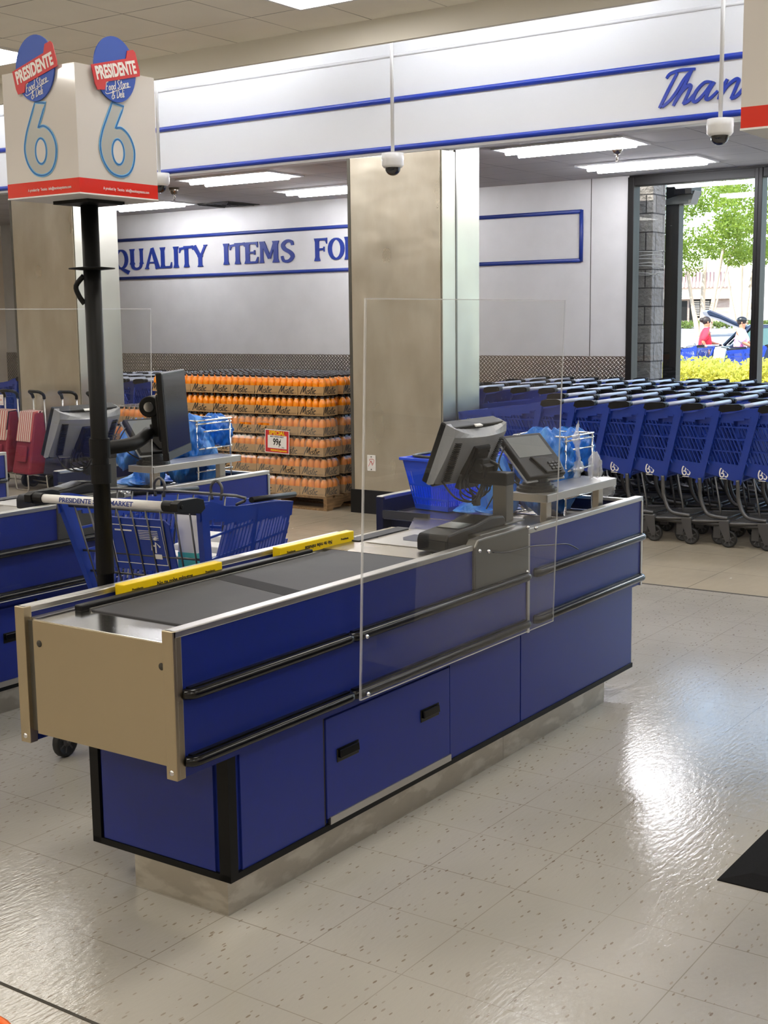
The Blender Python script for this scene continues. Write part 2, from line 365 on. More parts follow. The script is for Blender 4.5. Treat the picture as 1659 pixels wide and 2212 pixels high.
    def build(s, name, mats, parent=None, org=None, bevel=0, label=None):
        me = bpy.data.meshes.new(name)
        o = bpy.data.objects.new(name, me); COL.objects.link(o)
        off = Vector((0, 0, 0))
        if parent is not None: o.parent = parent; off = worldloc(parent)
        elif org is not None: off = Vector(org); o.location = off
        me.from_pydata([tuple(v - off) for v in s.v], [], s.f)
        if not isinstance(mats, (list, tuple)): mats = [mats]
        for q in mats: me.materials.append(q)
        me.polygons.foreach_set('material_index', s.m); me.polygons.foreach_set('use_smooth', s.sm); me.update()
        if bevel:
            b = o.modifiers.new('bevel', 'BEVEL'); b.width = bevel; b.segments = 2; b.limit_method = 'ANGLE'
        if label: o['label'] = label
        return o

def worldloc(o):
    v = Vector((0, 0, 0))
    while o is not None: v += o.location; o = o.parent
    return v
def thing(name, loc, label, cat, group=None):
    o = bpy.data.objects.new(name, None); COL.objects.link(o); o.location = loc; o.empty_display_size = .1
    o['label'] = label; o['category'] = cat
    if group: o['group'] = group
    return o
def tag(o, label, cat, group=None):
    o['label'] = label; o['category'] = cat
    if group: o['group'] = group
    return o
def struct(name, mb, mats, bevel=0):
    o = mb.build(name, mats, bevel=bevel); o['kind'] = 'structure'; return o
def copy_tree(o, parent=None):
    c = o.copy(); COL.objects.link(c); c.parent = parent
    for ch in o.children: copy_tree(ch, c)
    return c
def place(src, loc, rz, label, group=None, first=False):
    o = src if first else copy_tree(src)
    o.location = loc; o.rotation_euler = (0, 0, rz); o['label'] = label
    if group: o['group'] = group
    return o

def smooth(pts, k=5, closed=False):
    out = []; n = len(pts)
    rng = range(n if closed else n - 1)
    for i in rng:
        g = lambda j: Vector(pts[j % n]) if closed else Vector(pts[max(0, min(n - 1, j))])
        p0, p1, p2, p3 = g(i - 1), g(i), g(i + 1), g(i + 2)
        for q in range(k):
            t = q / k
            out.append(.5 * ((2 * p1) + (p2 - p0) * t + (2 * p0 - 5 * p1 + 4 * p2 - p3) * t * t + (3 * p1 - p0 - 3 * p2 + p3) * t ** 3))
    if not closed: out.append(Vector(pts[-1]))
    return out

def face_matrix(origin, right, upv=(0, 0, 1)):
    r = Vector(right).normalized(); u = Vector(upv).normalized(); n = r.cross(u)
    m_ = Matrix((r, u, n)).transposed().to_4x4(); m_.translation = Vector(origin); return m_
def text(name, s, size, material, parent, mtx, xs=1.0, bold=0.0, ext=.0008, center=True, shear=0, sub=True):
    """printed or raised lettering, mtx: local x right, y up, z out"""
    cu = bpy.data.curves.new(name, 'FONT'); cu.body = s; cu.size = size; cu.extrude = ext; cu.offset = bold; cu.shear = shear; cu.resolution_u = 3
    cu.align_x = 'CENTER' if center else 'LEFT'; cu.align_y = 'CENTER'
    t = bpy.data.objects.new(name + '_curve', cu); COL.objects.link(t)
    dg = bpy.context.evaluated_depsgraph_get(); dg.update()
    me = bpy.data.meshes.new_from_object(t.evaluated_get(dg)); bpy.data.objects.remove(t); bpy.data.curves.remove(cu)
    X = mtx @ Matrix.Diagonal((xs, 1, 1, 1)); off = worldloc(parent) if parent else Vector((0, 0, 0))
    me.transform(Matrix.Translation(-off) @ X); me.materials.clear(); me.materials.append(material)
    o = bpy.data.objects.new(name, me); COL.objects.link(o); o.parent = parent; me.name = name
    return o
# simple one-line hand lettering, unit height 1 (x-height .5)
HAND = {
 'F': (.55, [[(.1, 0), (.2, 1)], [(.15, .95), (.55, 1)], [(.15, .5), (.42, .52)]]),
 'o': (.42, [[(.2, .5), (.05, .25), (.15, 0), (.32, .1), (.34, .4), (.2, .5)]]),
 'd': (.45, [[(.32, .45), (.1, .4), (.05, .1), (.2, 0), (.34, .2), (.42, 1)], [(.34, .2), (.42, 0)]]),
 'S': (.55, [[(.5, .9), (.3, 1), (.12, .8), (.25, .55), (.38, .3), (.25, .02), (.02, .1)]]),
 't': (.35, [[(.22, .9), (.1, .1), (.28, .02)], [(.02, .62), (.36, .66)]]),
 'r': (.36, [[(.05, .5), (.08, 0)], [(.07, .3), (.2, .48), (.34, .45)]]),
 'e': (.42, [[(.05, .22), (.32, .3), (.25, .5), (.08, .35), (.08, .08), (.25, 0), (.38, .12)]]),
 '&': (.6, [[(.55, .05), (.2, .7), (.3, .95), (.42, .75), (.05, .25), (.15, 0), (.35, .05), (.55, .4)]]),
 'D': (.6, [[(.1, 0), (.18, 1)], [(.05, .95), (.4, .9), (.55, .5), (.4, .1), (.05, 0)]]),
 'l': (.22, [[(.15, 1), (.08, .05), (.2, 0)]]),
 'i': (.22, [[(.1, .5), (.06, .05), (.18, 0)], [(.14, .72), (.15, .78)]]),
 'M': (.95, [[(0, -.05), (.12, .5), (.25, 1.05), (.38, .4), (.42, .2), (.7, 1.02), (.72, .5), (.82, 0)]]),
 's': (.36, [[(.32, .48), (.12, .5), (.1, .34), (.3, .2), (.2, 0), (.02, .05)]]),
 'c': (.38, [[(.34, .4), (.2, .5), (.05, .25), (.14, 0), (.36, .08)]]),
 ' ': (.25, []), '.': (.15, [[(.05, .02), (.07, .05)]]),
}
def hand(mb, s, size, w, mtx, slant=.2, mi=0, d=.0008):
    X0 = mb.X; mb.X = X0 @ mtx; tot = sum(HAND[c][0] for c in s); x = -tot / 2
    for c in s:
        a, st = HAND[c]
        for q in st:
            pts = smooth([((x + p[0] + p[1] * slant) * size, (p[1] - .4) * size) for p in q], 3) if len(q) > 2 else [Vector(((x + p[0] + p[1] * slant) * size, (p[1] - .4) * size)) for p in q]
            mb.ribbon(pts, w, d, mi)
        x += a
    mb.X = X0

# ------------------------------------------------------------------ the setting
M['ceilgrid'] = floor_mat('ceiling_tiles', (242, 238, 226), (236, 232, 219), (0, 0, 0), 7.05, 6.57, .61, .005, (74, 68, 58), False, .85, .95)
M['ceilgrid2'] = floor_mat('ceiling_tiles_entrance', (196, 192, 188), (188, 185, 181), (0, 0, 0), 10.12, 5.87, .61, .006, (64, 60, 58), False, .85, .95)
struct('floor', MB().box(-4, 7.59, -6, 16, -.1, 0), M['floor'])
struct('floor', MB().box(7.61, 13.0, -6, 16, -.1, 0), M['floor2'])
struct('trim_1', MB().box(7.59, 7.61, -6, 16, -.1, .002), M['seam'])
struct('trim_2', MB().box(1.99, 2.0, -4, 14, 0, .0012), M['seam'])
struct('ceiling', MB().box(-4, 7.6, -6, 16, 3.73, 3.8), M['ceilgrid'])
struct('ceiling', MB().box(9.28, 13.1, -6, 16, 3.16, 3.22), M['ceilgrid2'])
struct('ceiling', MB().box(7.55, 9.2, -6, 16, 4.15, 4.2), M['valance'])
struct('trim_3', MB().box(7.6, 7.64, -6, 16, 3.565, 4.16), M['valance'])
struct('wall_soffit', MB().box(9.18, 9.3, -6, 16, 3.055, 4.2), M['white'], .004)
struct('trim_4', MB().cyl((9.178, -6, 3.10), (9.178, 16, 3.10), .023), M['stripeblue'])
struct('trim_5', MB().cyl((9.178, -6, 3.49), (9.178, 16, 3.49), .023), M['stripeblue'])
struct('trim_6', MB().cyl((9.178, -6, 3.842), (9.178, 16, 3.842), .014), M['white'])
struct('wall_far', MB().box(13.0, 13.15, 5.85, 16, -.1, 3.3), M['wallwhite'])
struct('wall_far_header', MB().box(13.0, 13.15, -6, 5.85, 3.13, 3.3), M['frame'])
struct('trim_7', MB().box(12.985, 13.0, 5.86, 16, 0, 1.27), M['plate'])
struct('trim_8', MB().box(12.997, 13.0, 6.285, 6.292, 1.27, 3.16), M['seam'])
struct('wall_back', MB().box(-4.1, -4, -6, 16, 0, 3.8), M['beige'])
struct('wall_right', MB().box(-4, 13.1, -6.1, -6, 0, 4.2), M['beige'])
struct('wall_left', MB().box(-4, 13.1, 16, 16.1, 0, 4.2), M['beige'])
for k in range(5):
    y1 = 5.85 - k * 1.4; y0 = y1 - 1.4
    fr = MB(); a, b = (.07 if k == 0 else .04), .04
    fr.box(12.96, 13.12, y1 - a, y1, .2, 3.14); fr.box(12.96, 13.12, y0, y0 + b, .2, 3.14)
    fr.box(12.97, 13.11, y0 + b, y1 - a, 3.05, 3.14); fr.box(12.97, 13.11, y0 + b, y1 - a, .2, .28)
    w = struct('window_%d' % (k + 1), fr, M['frame'], .004)
    MB().box(13.04, 13.048, y0 + b, y1 - a, .28, 3.05).build('pane', M['glass'], w)
struct('baseboard_far', MB().box(13.0, 13.12, -6, 5.85, -.1, .2), M['block'])
struct('wall_far_end', MB().box(13.0, 13.12, -6, -1.15, .2, 3.14), M['beige'])

# columns clad in steel
def column(y0, y1, label):
    t = thing('steel_column', (9.48, (y0 + y1) / 2, 0), label, 'column')
    MB().box(9.19, 9.77, y0 + .01, y1 - .01, .2, 3.16).build('core', M['steelside'], t)
    c = MB(); c.box(9.18, 9.19, y0 + .02, y1 - .03, .2, 3.054); c.build('front_sheet', M['steelcol'], t, bevel=.003)
    c = MB(); c.box(9.18, 9.39, y0, y0 + .01, .2, 3.054); c.box(9.41, 9.775, y0, y0 + .01, .2, 3.16); c.build('side_sheet', M['steelside'], t, bevel=.003)
    c = MB(); c.box(9.178, 9.19, y1 - .03, y1, .2, 3.054); c.box(9.388, 9.41, y0 - .004, y0 + .012, .2, 3.1); c.build('edge_strip', M['olive'], t)
    MB().box(9.17, 9.785, y0 - .01, y1 + .01, 0, .21).build('black_base', M['black'], t, bevel=.004)
    return t
column(5.78, 6.74, 'wide stainless steel clad column behind the clear acrylic shield')
column(10.17, 11.14, 'stainless steel clad column at the left edge behind the maroon trolleys')
o = MB(); o.box(9.172, 9.18, 6.475, 6.565, .38, .52)
t = tag(o.build('outlet_plate', M['paper'], None, (9.18, 6.52, .45), bevel=.003), 'small white outlet cover low on the steel column', 'outlet')
o = MB(); o.X = face_matrix((9.1715, 6.52, .45), (0, -1, 0)); o.ribbon(smooth([(-.03, -.03), (0, .02), (.01, -.02), (.03, .03), (-.02, .03), (.02, -.01)], 4), .004, .0006); o.build('scribble', M['logored'], t)
for dz in (-.055, .055): MB().box(9.17, 9.173, 6.515, 6.525, .445 + dz, .455 + dz).build('screw', M['olive'], t)

# hanging lane lights
def troffer(x0, x1, y0, y1, z, near, label):
    t = thing('ceiling_light', ((x0 + x1) / 2, (y0 + y1) / 2, z), label, 'light', 'recessed ceiling lights')
    f = MB(); w = .025
    for a in ((x0, x1, y0, y0 + w), (x0, x1, y1 - w, y1), (x0, x0 + w, y0 + w, y1 - w), (x1 - w, x1, y0 + w, y1 - w)): f.box(*a, z - .015, z)
    f.build('frame', M['pvc'], t)
    if near:
        MB().box(x0 + w, x1 - w, y0 + w, y1 - w, z - .008, z - .002).build('diffuser', M['lampnear'], t)
    else:
        MB().box(x0 + w, x1 - w, y0 + w, y1 - w, z - .004, z - .001).build('reflector', M['pvc'], t)
        ln = (y1 - y0) > (x1 - x0)
        for q in (.3, .7):
            c = MB()
            if ln: xx = x0 + (x1 - x0) * q; c.cyl((xx, y0 + .06, z - .028), (xx, y1 - .06, z - .028), .022, 8)
            else: yy = y0 + (y1 - y0) * q; c.cyl((x0 + .06, yy, z - .028), (x1 - .06, yy, z - .028), .022, 8)
            c.build('tube', M['lampfar'], t)
    return t
for x0, y0, lb in ((10.12, 4.62, 'lit ceiling troffer right of the steel column, nearer of two'), (11.75, 4.62, 'lit ceiling troffer right of the steel column, farther of two behind the sprinkler'),
                   (10.12, 8.40, 'lit ceiling troffer left of the steel column, nearest under the blue moulding'), (11.72, 8.40, 'lit ceiling troffer cut off by the left side of the steel column'),
                   (11.72, 11.36, 'lit ceiling troffer just below the lane six sign'), (10.12, 1.0, 'ceiling troffer outside the frame on the right'), (11.75, 1.0, 'ceiling troffer outside the frame by the window')):
    troffer(x0, x0 + .58, y0, y0 + 1.25, 3.16, False, lb)
for i, x0 in enumerate((5.83, 2.8, -.2, -3.2)):
    for j, y0 in enumerate((8.02, 4.93, 1.85, -1.23, -4.3, 11.1)):
        lb = 'bright ceiling panel cut by the top edge of the photo' if (i, j) == (0, 1) else 'bright ceiling panel at the left edge above the sign' if (i, j) == (0, 0) else 'ceiling panel light over the checkout aisle, outside the frame'
        troffer(x0, x0 + 1.22, y0, y0 + .61, 3.73, True, lb)
for k in range(7):
    y0 = -5 + k * 3.0
    t = thing('cove_light', (8.45, y0 + 1.2, 4.12), 'fluorescent strip hidden above the valance washing the white soffit', 'light', 'cove lights above the soffit')
    MB().box(8.4, 8.5, y0, y0 + 2.4, 4.1, 4.15).build('batten', M['pvc'], t)
    MB().cyl((8.45, y0 + .03, 4.07), (8.45, y0 + 2.37, 4.07), .02, 8).build('tube', M['lampcove'], t)
# air vent
t = thing('ceiling_vent', (12.45, 11.2, 3.16), 'dark square ceiling vent near the far wall', 'vent')
o = MB(); o.box(12.3, 12.9, 10.85, 11.45, 3.15, 3.158); o.build('opening', M['seam'], t)
o = MB()
for k in range(4): q = .05 + k * .07; o.box(12.3 + q, 12.9 - q, 10.85 + q, 10.86 + q, 3.14, 3.15); o.box(12.3 + q, 12.9 - q, 11.44 - q, 11.45 - q, 3.14, 3.15)
o.build('louver', M['black'], t)
# sprinklers
def sprinkler(x, y, label):
    t = thing('sprinkler', (x, y, 3.16), label, 'sprinkler', 'ceiling sprinklers')
    MB().lathe([(.0, 3.16), (.06, 3.16), (.045, 3.12), (.03, 3.09), (.0, 3.085)], (x, y, 0), 16).build('cup', M['brass'], t)
    o = MB(); o.tube(smooth([(x - .004, y, 3.09), (x - .018, y, 3.06), (x, y, 3.03), (x + .018, y, 3.06), (x + .004, y, 3.09)], 4), .004, 6); o.cyl((x, y, 3.03), (x, y, 3.025), .016, 12); o.build('head', M['brass'], t)
sprinkler(10.67, 4.92, 'sprinkler head in front of the right far ceiling light')
sprinkler(10.74, 10.26, 'sprinkler head right of the lane six sign')
# dome cameras on rods
def dome(x, y, z, label):
    t = thing('dome_camera', (x, y, z), label, 'camera', 'dome cameras on rods')
    MB().cyl((x, y, z + .09), (x, y, 4.15), .014, 10).build('rod', M['pvc'], t)
    MB().lathe([(.0, z + .1), (.085, z + .098), (.088, z + .05), (.086, z + .045), (.086, z + .01), (.07, z - .01), (.0, z - .01)], (x, y, 0), 24).build('housing', M['pvc'], t)
    o = MB(); o.lathe([(.062, z - .005)] + [(.06 * math.cos(a), z - .012 - .058 * math.sin(a)) for a in [R(k * 10) for k in range(10)]], (x, y, 0), 20); o.build('dome', M['domeglass'], t)
dome(8.5, 5.80, 2.86, 'white dome camera on a rod in front of the steel column')
dome(8.5, 3.187, 2.87, 'white dome camera on a rod at upper right below the blue word')
dome(8.5, 8.29, 2.89, 'white dome camera partly hidden by the right edge of the lane six sign')

# ------------------------------------------------------------------ wall lettering
def seg(p, w): return (p, w)
def Lt(c):
    """serif capitals as strokes with varying width, unit height"""
    S = .17; T = .07
    def stem(x, y0=0, y1=1, lean=0, w=S):
        n = 6; pts = []; ws = []
        for i in range(n + 1):
            q = i / n; pts.append((x + lean * q, y0 + (y1 - y0) * q)); e = abs(q - .5) * 2; ws.append(w * (1 + .55 * max(0, e - .7) / .3))
        return (pts, ws, 0)
    def ln(a, b, wa, wb, n=4): return ([(a[0] + (b[0] - a[0]) * i / n, a[1] + (b[1] - a[1]) * i / n) for i in range(n + 1)], [wa + (wb - wa) * i / n for i in range(n + 1)], 0)
    def ring(cx, cy, rx, ry):
        n = 24; pts = []; ws = []
        for i in range(n): a = 2 * math.pi * i / n; pts.append((cx + rx * math.cos(a), cy + ry * math.sin(a))); ws.append(.085 + .085 * abs(math.cos(a)))
        return (pts, ws, 1)
    if c == 'Q': return .78, [ring(.34, .52, .27, .44), ln((.3, .1), (.72, -.14), .1, .2)]
    if c == 'O': return .70, [ring(.34, .5, .27, .44)]
    if c == 'U': return .74, [stem(.12, .25, 1), (list(map(tuple, smooth([(.12, .3), (.16, .1), (.34, .03), (.5, .1), (.56, .3)], 4))), [S, .17, .16, .15, .14, .13, .12, .12, .12, .12, .12, .12, .12, .12, .12, .12, .12], 0), stem(.57, .25, 1, 0, .13)]
    if c == 'A': return .74, [ln((.34, .97), (.08, .03), .08, .12), ln((.36, 1.0), (.62, .0), .14, .2), ln((.2, .3), (.5, .3), .07, .07), ln((.0, .03), (.18, .03), .06, .06), ln((.5, .03), (.74, .03), .06, .06)]
    if c == 'L': return .6, [stem(.12), ln((.1, .05), (.5, .05), .1, .1), ln((.5, .02), (.54, .28), .12, .03)]
    if c == 'I': return .32, [stem(.15)]
    if c == 'T': return .62, [stem(.32), ln((.02, .88), (.6, .95), .1, .12), ln((.05, .93), (.0, .68), .12, .03), ln((.58, 1.0), (.64, .8), .1, .04)]
    if c == 'Y': return .66, [stem(.33, 0, .5), ln((.33, .45), (.06, .98), .15, .18), ln((.35, .45), (.58, .98), .1, .1), ln((.5, .98), (.66, .98), .06, .06)]
    if c == 'E': return .62, [stem(.12), ln((.1, .95), (.5, .95), .1, .1), ln((.5, 1.0), (.54, .74), .12, .03), ln((.12, .5), (.42, .52), .09, .09), ln((.42, .62), (.42, .4), .05, .05), ln((.1, .05), (.5, .05), .1, .1), ln((.5, .02), (.56, .3), .12, .03)]
    if c == 'F': return .6, [stem(.12), ln((.1, .95), (.5, .95), .1, .1), ln((.5, 1.0), (.54, .74), .12, .03), ln((.12, .5), (.42, .52), .09, .09), ln((.42, .62), (.42, .4), .05, .05)]
    if c == 'M': return .88, [stem(.1, 0, 1, 0, .12), ln((.14, .98), (.42, .2), .17, .13), ln((.42, .2), (.64, .98), .09, .09), stem(.68, 0, 1, 0, .18)]
    if c == 'S': return .6, [(list(map(tuple, smooth([(.48, .76), (.44, .92), (.26, .96), (.1, .8), (.16, .6), (.38, .44), (.48, .24), (.34, .05), (.12, .06), (.05, .28)], 3))), [.1 + .07 * math.sin(math.pi * i / 27) for i in range(28)], 0)]
    if c == 'R': return .72, [stem(.12), (list(map(tuple, smooth([(.12, .94), (.4, .92), (.5, .74), (.4, .55), (.14, .5)], 4))), [.09, .1, .12, .13, .14, .15, .16, .16, .16, .16, .15, .13, .12, .1, .09, .08, .08], 0), ln((.28, .5), (.66, .02), .14, .18)]
    return .4, []
t = thing('wall_lettering', (12.99, 10, 2.55), 'blue serif words inside the blue frame on the white far wall', 'lettering')
for word, y1, y0, zb, zt in (('QUALITY', 13.60, 11.85, 2.42, 2.70), ('ITEMS', 11.58, 10.36, 2.43, 2.70), ('FOR', 10.06, 8.6, 2.425, 2.70)):
    tot = sum(Lt(c)[0] for c in word) ; k = (y1 - y0) / tot if word != 'FOR' else .36; x = 0
    for c in word:
        wd, st = Lt(c); mb = MB(); mb.X = face_matrix((12.998, y1 - x * k, zb), (0, -1, 0)) @ Matrix.Diagonal((k, zt - zb, 1, 1))
        for i, (p, w, cl) in enumerate(st): mb.ribbon(p, w, .012 + .0006 * i, 0, bool(cl))
        mb.build('letter', M['letterblue'], t); x += wd
t = thing('wall_frame_moulding', (12.985, 10, 2.55), 'long blue rectangular moulding framing the words on the far wall', 'moulding')
for a, b in (((6.40, 2.825), (15.4, 2.825)), ((6.40, 2.305), (15.4, 2.305)), ((6.40, 2.29), (6.40, 2.84))):
    MB().cyl((12.99, a[0], a[1]), (12.99, b[0], b[1]), .022, 10).build('rail', M['letterblue'], t)
# 'Thank' script on the soffit
sc_ = 3.4633
def spx(x, y): # soffit plane coordinates of a point of the lettering (metres right of y=3.91, above z=3.19)
    return ((x - 840) / 560 * .545, (800 - y) / 265 * .262 + (x - 840) / 560 * -.0)
strokes = [[(900, 590), (930, 560), (1000, 545), (1060, 545), (1125, 548)], [(985, 560), (925, 660), (880, 740), (848, 795)], [(870, 790), (930, 750), (985, 690), (1040, 610), (1090, 560)],
           [(1100, 548), (1040, 660), (990, 735), (958, 790)], [(975, 765), (1020, 700), (1070, 660), (1092, 662), (1075, 710), (1035, 785)], [(1035, 785), (1080, 765), (1130, 715)],
           [(1255, 655), (1200, 650), (1140, 700), (1112, 760), (1135, 778), (1190, 735), (1250, 665)], [(1275, 655), (1230, 715), (1212, 765), (1245, 765), (1300, 720)],
           [(1370, 645), (1340, 700), (1305, 780)], [(1320, 760), (1370, 695), (1430, 655), (1455, 660), (1440, 700), (1400, 785)], [(1400, 785), (1450, 765), (1520, 690)],
           [(1620, 540), (1550, 660), (1500, 790)], [(1640, 650), (1560, 710), (1600, 790)]]
mb = MB(); mb.X = face_matrix((9.18, 3.91, 3.185), (0, -1, 0))
for i, s_ in enumerate(strokes):
    P = smooth([spx(*q) for q in s_], 5); n = len(P); mb.ribbon([tuple(p) for p in P], [.018 + .006 * math.sin(math.pi * k / (n - 1)) for k in range(n)], .012 + .0007 * i)
tag(mb.build('soffit_lettering', M['stripeblue'], None, (9.175, 3.6, 3.3)), 'blue script word cut off on the white soffit at upper right', 'lettering')

# ------------------------------------------------------------------ checkout counter (lane six), copied for its neighbours
def make_counter():
    t = thing('checkout_counter', (3.9, 2.65, 0), 'blue checkout counter with black belt, nearest in the middle of the photo', 'checkout counter', 'blue checkout lane counters')
    P = lambda mb, n, m_, bv=0, **k: mb.build(n, m_, t, bevel=bv, **k)
    P(MB().box(2.608, 4.195, 2.377, 2.749, 0, .112), 'kick_plate', M['kick'])
    P(MB().box(4.20, 5.10, 2.379, 2.749, 0, .112), 'kick_plate', M['kick'])
    P(MB().box(2.615, 5.348, 2.372, 2.915, .108, .50), 'base_cabinet', M['blue'])
    for x0, x1 in ((2.66, 3.05), (3.79, 4.305), (4.312, 5.352)):
        P(MB().box(x0, x1, 2.364, 2.373, .122, .50), 'access_panel', M['blue'], .0015)
    P(MB().box(2.606, 2.614, 2.42, 2.875, .125, .515), 'access_panel', M['blue'])
    d = P(MB().box(3.060, 3.783, 2.361, 2.373, .142, .465), 'door', M['blue'], .002)
    P(MB().box(3.052, 3.060, 2.368, 2.373, .12, .49), 'door_gap', M['seam']); P(MB().box(3.783, 3.790, 2.368, 2.373, .12, .49), 'door_gap', M['seam'])
    MB().box(3.07, 3.785, 2.356, 2.366, .122, .146).build('bottom_strip', M['alu'], d)
    for hx in (3.17, 3.65):
        o = MB(); o.box(hx - .058, hx + .058, 2.357, 2.362, .312, .357)
        o.hexa([(hx - .05, 2.347, .326), (hx + .05, 2.347, .326), (hx + .05, 2.358, .326), (hx - .05, 2.358, .326), (hx - .05, 2.350, .352), (hx + .05, 2.350, .352), (hx + .05, 2.358, .352), (hx - .05, 2.358, .352)])
        h = o.build('handle', M['blackgloss'], d, bevel=.003)
    e = MB(); e.box(2.602, 2.635, 2.358, 2.372, .106, .49); e.box(2.602, 2.612, 2.372, 2.40, .106, .52); P(e, 'corner_trim', M['darkmetal'])
    e = MB(); e.box(2.602, 2.612, 2.885, 2.922, .106, .52); P(e, 'corner_trim', M['darkmetal'])
    e = MB(); e.box(2.602, 5.357, 2.359, 2.372, .104, .124); e.box(2.602, 2.612, 2.372, 2.922, .104, .124); P(e, 'bottom_trim', M['darkmetal'])
    P(MB().box(5.348, 5.356, 2.364, 2.915, .12, .5), 'end_strip', M['alu'])
    # overhanging upper body
    P(MB().box(2.39, 3.92, 2.372, 2.918, .52, .846), 'bed', M['olive'])
    P(MB().box(2.382, 2.392, 2.371, 2.886, .516, .850), 'end_panel', M['steeltan'])
    o = MB(); o.lathe([(0, 2.3805), (.010, 2.3805), (.010, 2.383)], (0, 2.861, .785), 14, 'x'); o.lathe([(0, 2.3805), (.010, 2.3805), (.010, 2.383)], (0, 2.380, .788), 14, 'x'); P(o, 'bolt_hole', M['seam'])
    P(MB().box(2.386, 2.56, 2.371, 2.886, .846, .853), 'end_plate', M['plateclean'], .001)
    P(MB().box(2.545, 3.715, 2.40, 2.822, .846, .858), 'belt', M['rubber'], .004)
    P(MB().hexa([(2.98, 2.40, .858), (3.06, 2.40, .858), (3.16, 2.822, .858), (3.08, 2.822, .858), (2.98, 2.40, .8586), (3.06, 2.40, .8586), (3.16, 2.822, .8586), (3.08, 2.822, .8586)]), 'belt_seam', M['beltseam'])
    P(MB().box(2.52, 3.62, 2.835, 2.865, .852, .872), 'belt_guide', M['black'], .004)
    P(MB().box(2.545, 3.62, 2.823, 2.829, .852, .861), 'belt_edge', M['alu'])
    P(MB().box(2.40, 3.72, 2.866, 2.917, .845, .853), 'divider_ledge', M['alu'])
    # front panel with rail, post and bumpers
    P(MB().box(2.386, 3.90, 2.337, 2.368, .484, .872), 'front_panel', M['blue'])
    P(MB().box(3.90, 4.300, 2.337, 2.368, .484, .715), 'front_panel', M['blue'])
    P(MB().box(2.380, 3.90, 2.332, 2.371, .868, .888), 'top_rail', M['alu'], .003)
    o = MB(); o.box(2.376, 2.390, 2.332, 2.371, .482, .888); o.box(2.376, 2.41, 2.3325, 2.337, .482, .888); p = P(o, 'end_post', M['steeltan'], .002)
    o = MB(); o.lathe([(0, 2.373), (.007, 2.374), (.008, 2.376)], (0, 2.352, .502), 12, 'x'); o.build('screw', M['chrome'], p)
    for z in (.712, .527):
        for a, b in ((2.415, 3.145), (3.15, 4.29), (4.355, 5.362)):
            o = MB(); o.tube(smooth([(a, 2.334, z), (a + .012, 2.318, z), (a + .03, 2.313, z)], 4) + [Vector((b - .03, 2.313, z))] + smooth([(b - .025, 2.313, z), (b - .01, 2.318, z), (b, 2.334, z)], 4), .015, 12)
            o.box(a + .01, b - .01, 2.322, 2.337, z - .017, z + .017)
            P(o, 'bumper', M['blackgloss'])
    # rear (aisle side) panel
    P(MB().box(2.386, 3.915, 2.920, 2.951, .484, .868), 'rear_panel', M['blue'])
    P(MB().box(2.380, 3.92, 2.916, 2.955, .866, .885), 'top_rail', M['alu'], .003)
    o = MB(); o.box(2.376, 2.390, 2.916, 2.955, .482, .885); o.box(2.376, 2.405, 2.915, 2.920, .482, .885); p = P(o, 'end_post', M['steeltan'], .002)
    o = MB(); o.lathe([(0, 2.373), (.007, 2.374), (.008, 2.376)], (0, 2.936, .502), 12, 'x'); o.build('screw', M['chrome'], p)
    for z in (.712, .527):
        o = MB(); o.cyl((2.43, 2.962, z), (3.9, 2.962, z), .014, 10); P(o, 'bumper', M['blackgloss'])
    # scanner bed
    P(MB().box(3.72, 4.30, 2.372, 2.93, .50, .852), 'scanner_bed', M['olive'])
    P(MB().box(3.722, 4.26, 2.38, 2.93, .852, .857), 'deck_plate', M['steel'])
    P(MB().box(3.90, 4.24, 2.46, 2.80, .857, .8605), 'scanner_plate', M['alu'], .001)
    P(MB().prism([(4.00, 2.565), (4.00, 2.70), (4.05, 2.735), (4.13, 2.735), (4.13, 2.565)], .8605, .8615), 'scanner_window', M['bluedark'])
    P(MB().box(3.90, 4.24, 2.835, 2.895, .857, .8615), 'side_belt', M['rubber'])
    # grey housing
    o = MB(); o.prism([(3.90, .716), (3.90, .88), (3.925, .905), (4.302, .905), (4.302, .716)], 2.325, 2.37, 'xz'); o.box(4.02, 4.302, 2.37, 2.52, .86, .905)
    P(o, 'steel_housing', M['olive'], .006)
    o = MB()
    for x, z in ((3.925, .865), (4.285, .9), (4.28, .73)): o.ball((x, 2.322, z), .008, 10)
    P(o, 'housing_bolt', M['chrome'])
    # bagging end
    P(MB().box(4.322, 5.372, 2.337, 2.368, .488, .872), 'bagging_front_panel', M['blue'])
    P(MB().box(4.312, 5.384, 2.332, 2.371, .870, .890), 'top_rail', M['alu'], .003)
    P(MB().box(4.303, 4.322, 2.331, 2.371, .484, .870), 'end_post', M['alu'], .002)
    P(MB().box(5.368, 5.384, 2.331, 2.371, .484, .872), 'end_post', M['alu'], .002)
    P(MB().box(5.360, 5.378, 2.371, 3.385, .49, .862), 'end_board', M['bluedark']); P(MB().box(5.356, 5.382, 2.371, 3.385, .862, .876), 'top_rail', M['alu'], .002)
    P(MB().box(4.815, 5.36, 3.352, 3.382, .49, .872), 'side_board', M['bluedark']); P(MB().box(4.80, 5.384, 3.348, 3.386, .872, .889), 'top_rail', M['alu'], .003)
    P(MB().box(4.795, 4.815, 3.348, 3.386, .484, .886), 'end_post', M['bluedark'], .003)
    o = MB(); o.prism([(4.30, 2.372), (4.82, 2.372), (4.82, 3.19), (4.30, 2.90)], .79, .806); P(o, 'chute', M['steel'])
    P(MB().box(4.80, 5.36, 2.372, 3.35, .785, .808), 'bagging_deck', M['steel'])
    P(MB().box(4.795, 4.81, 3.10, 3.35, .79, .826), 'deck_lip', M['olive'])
    P(MB().box(4.85, 5.34, 2.93, 3.34, .10, .785), 'bagging_cabinet', M['bluedark'])
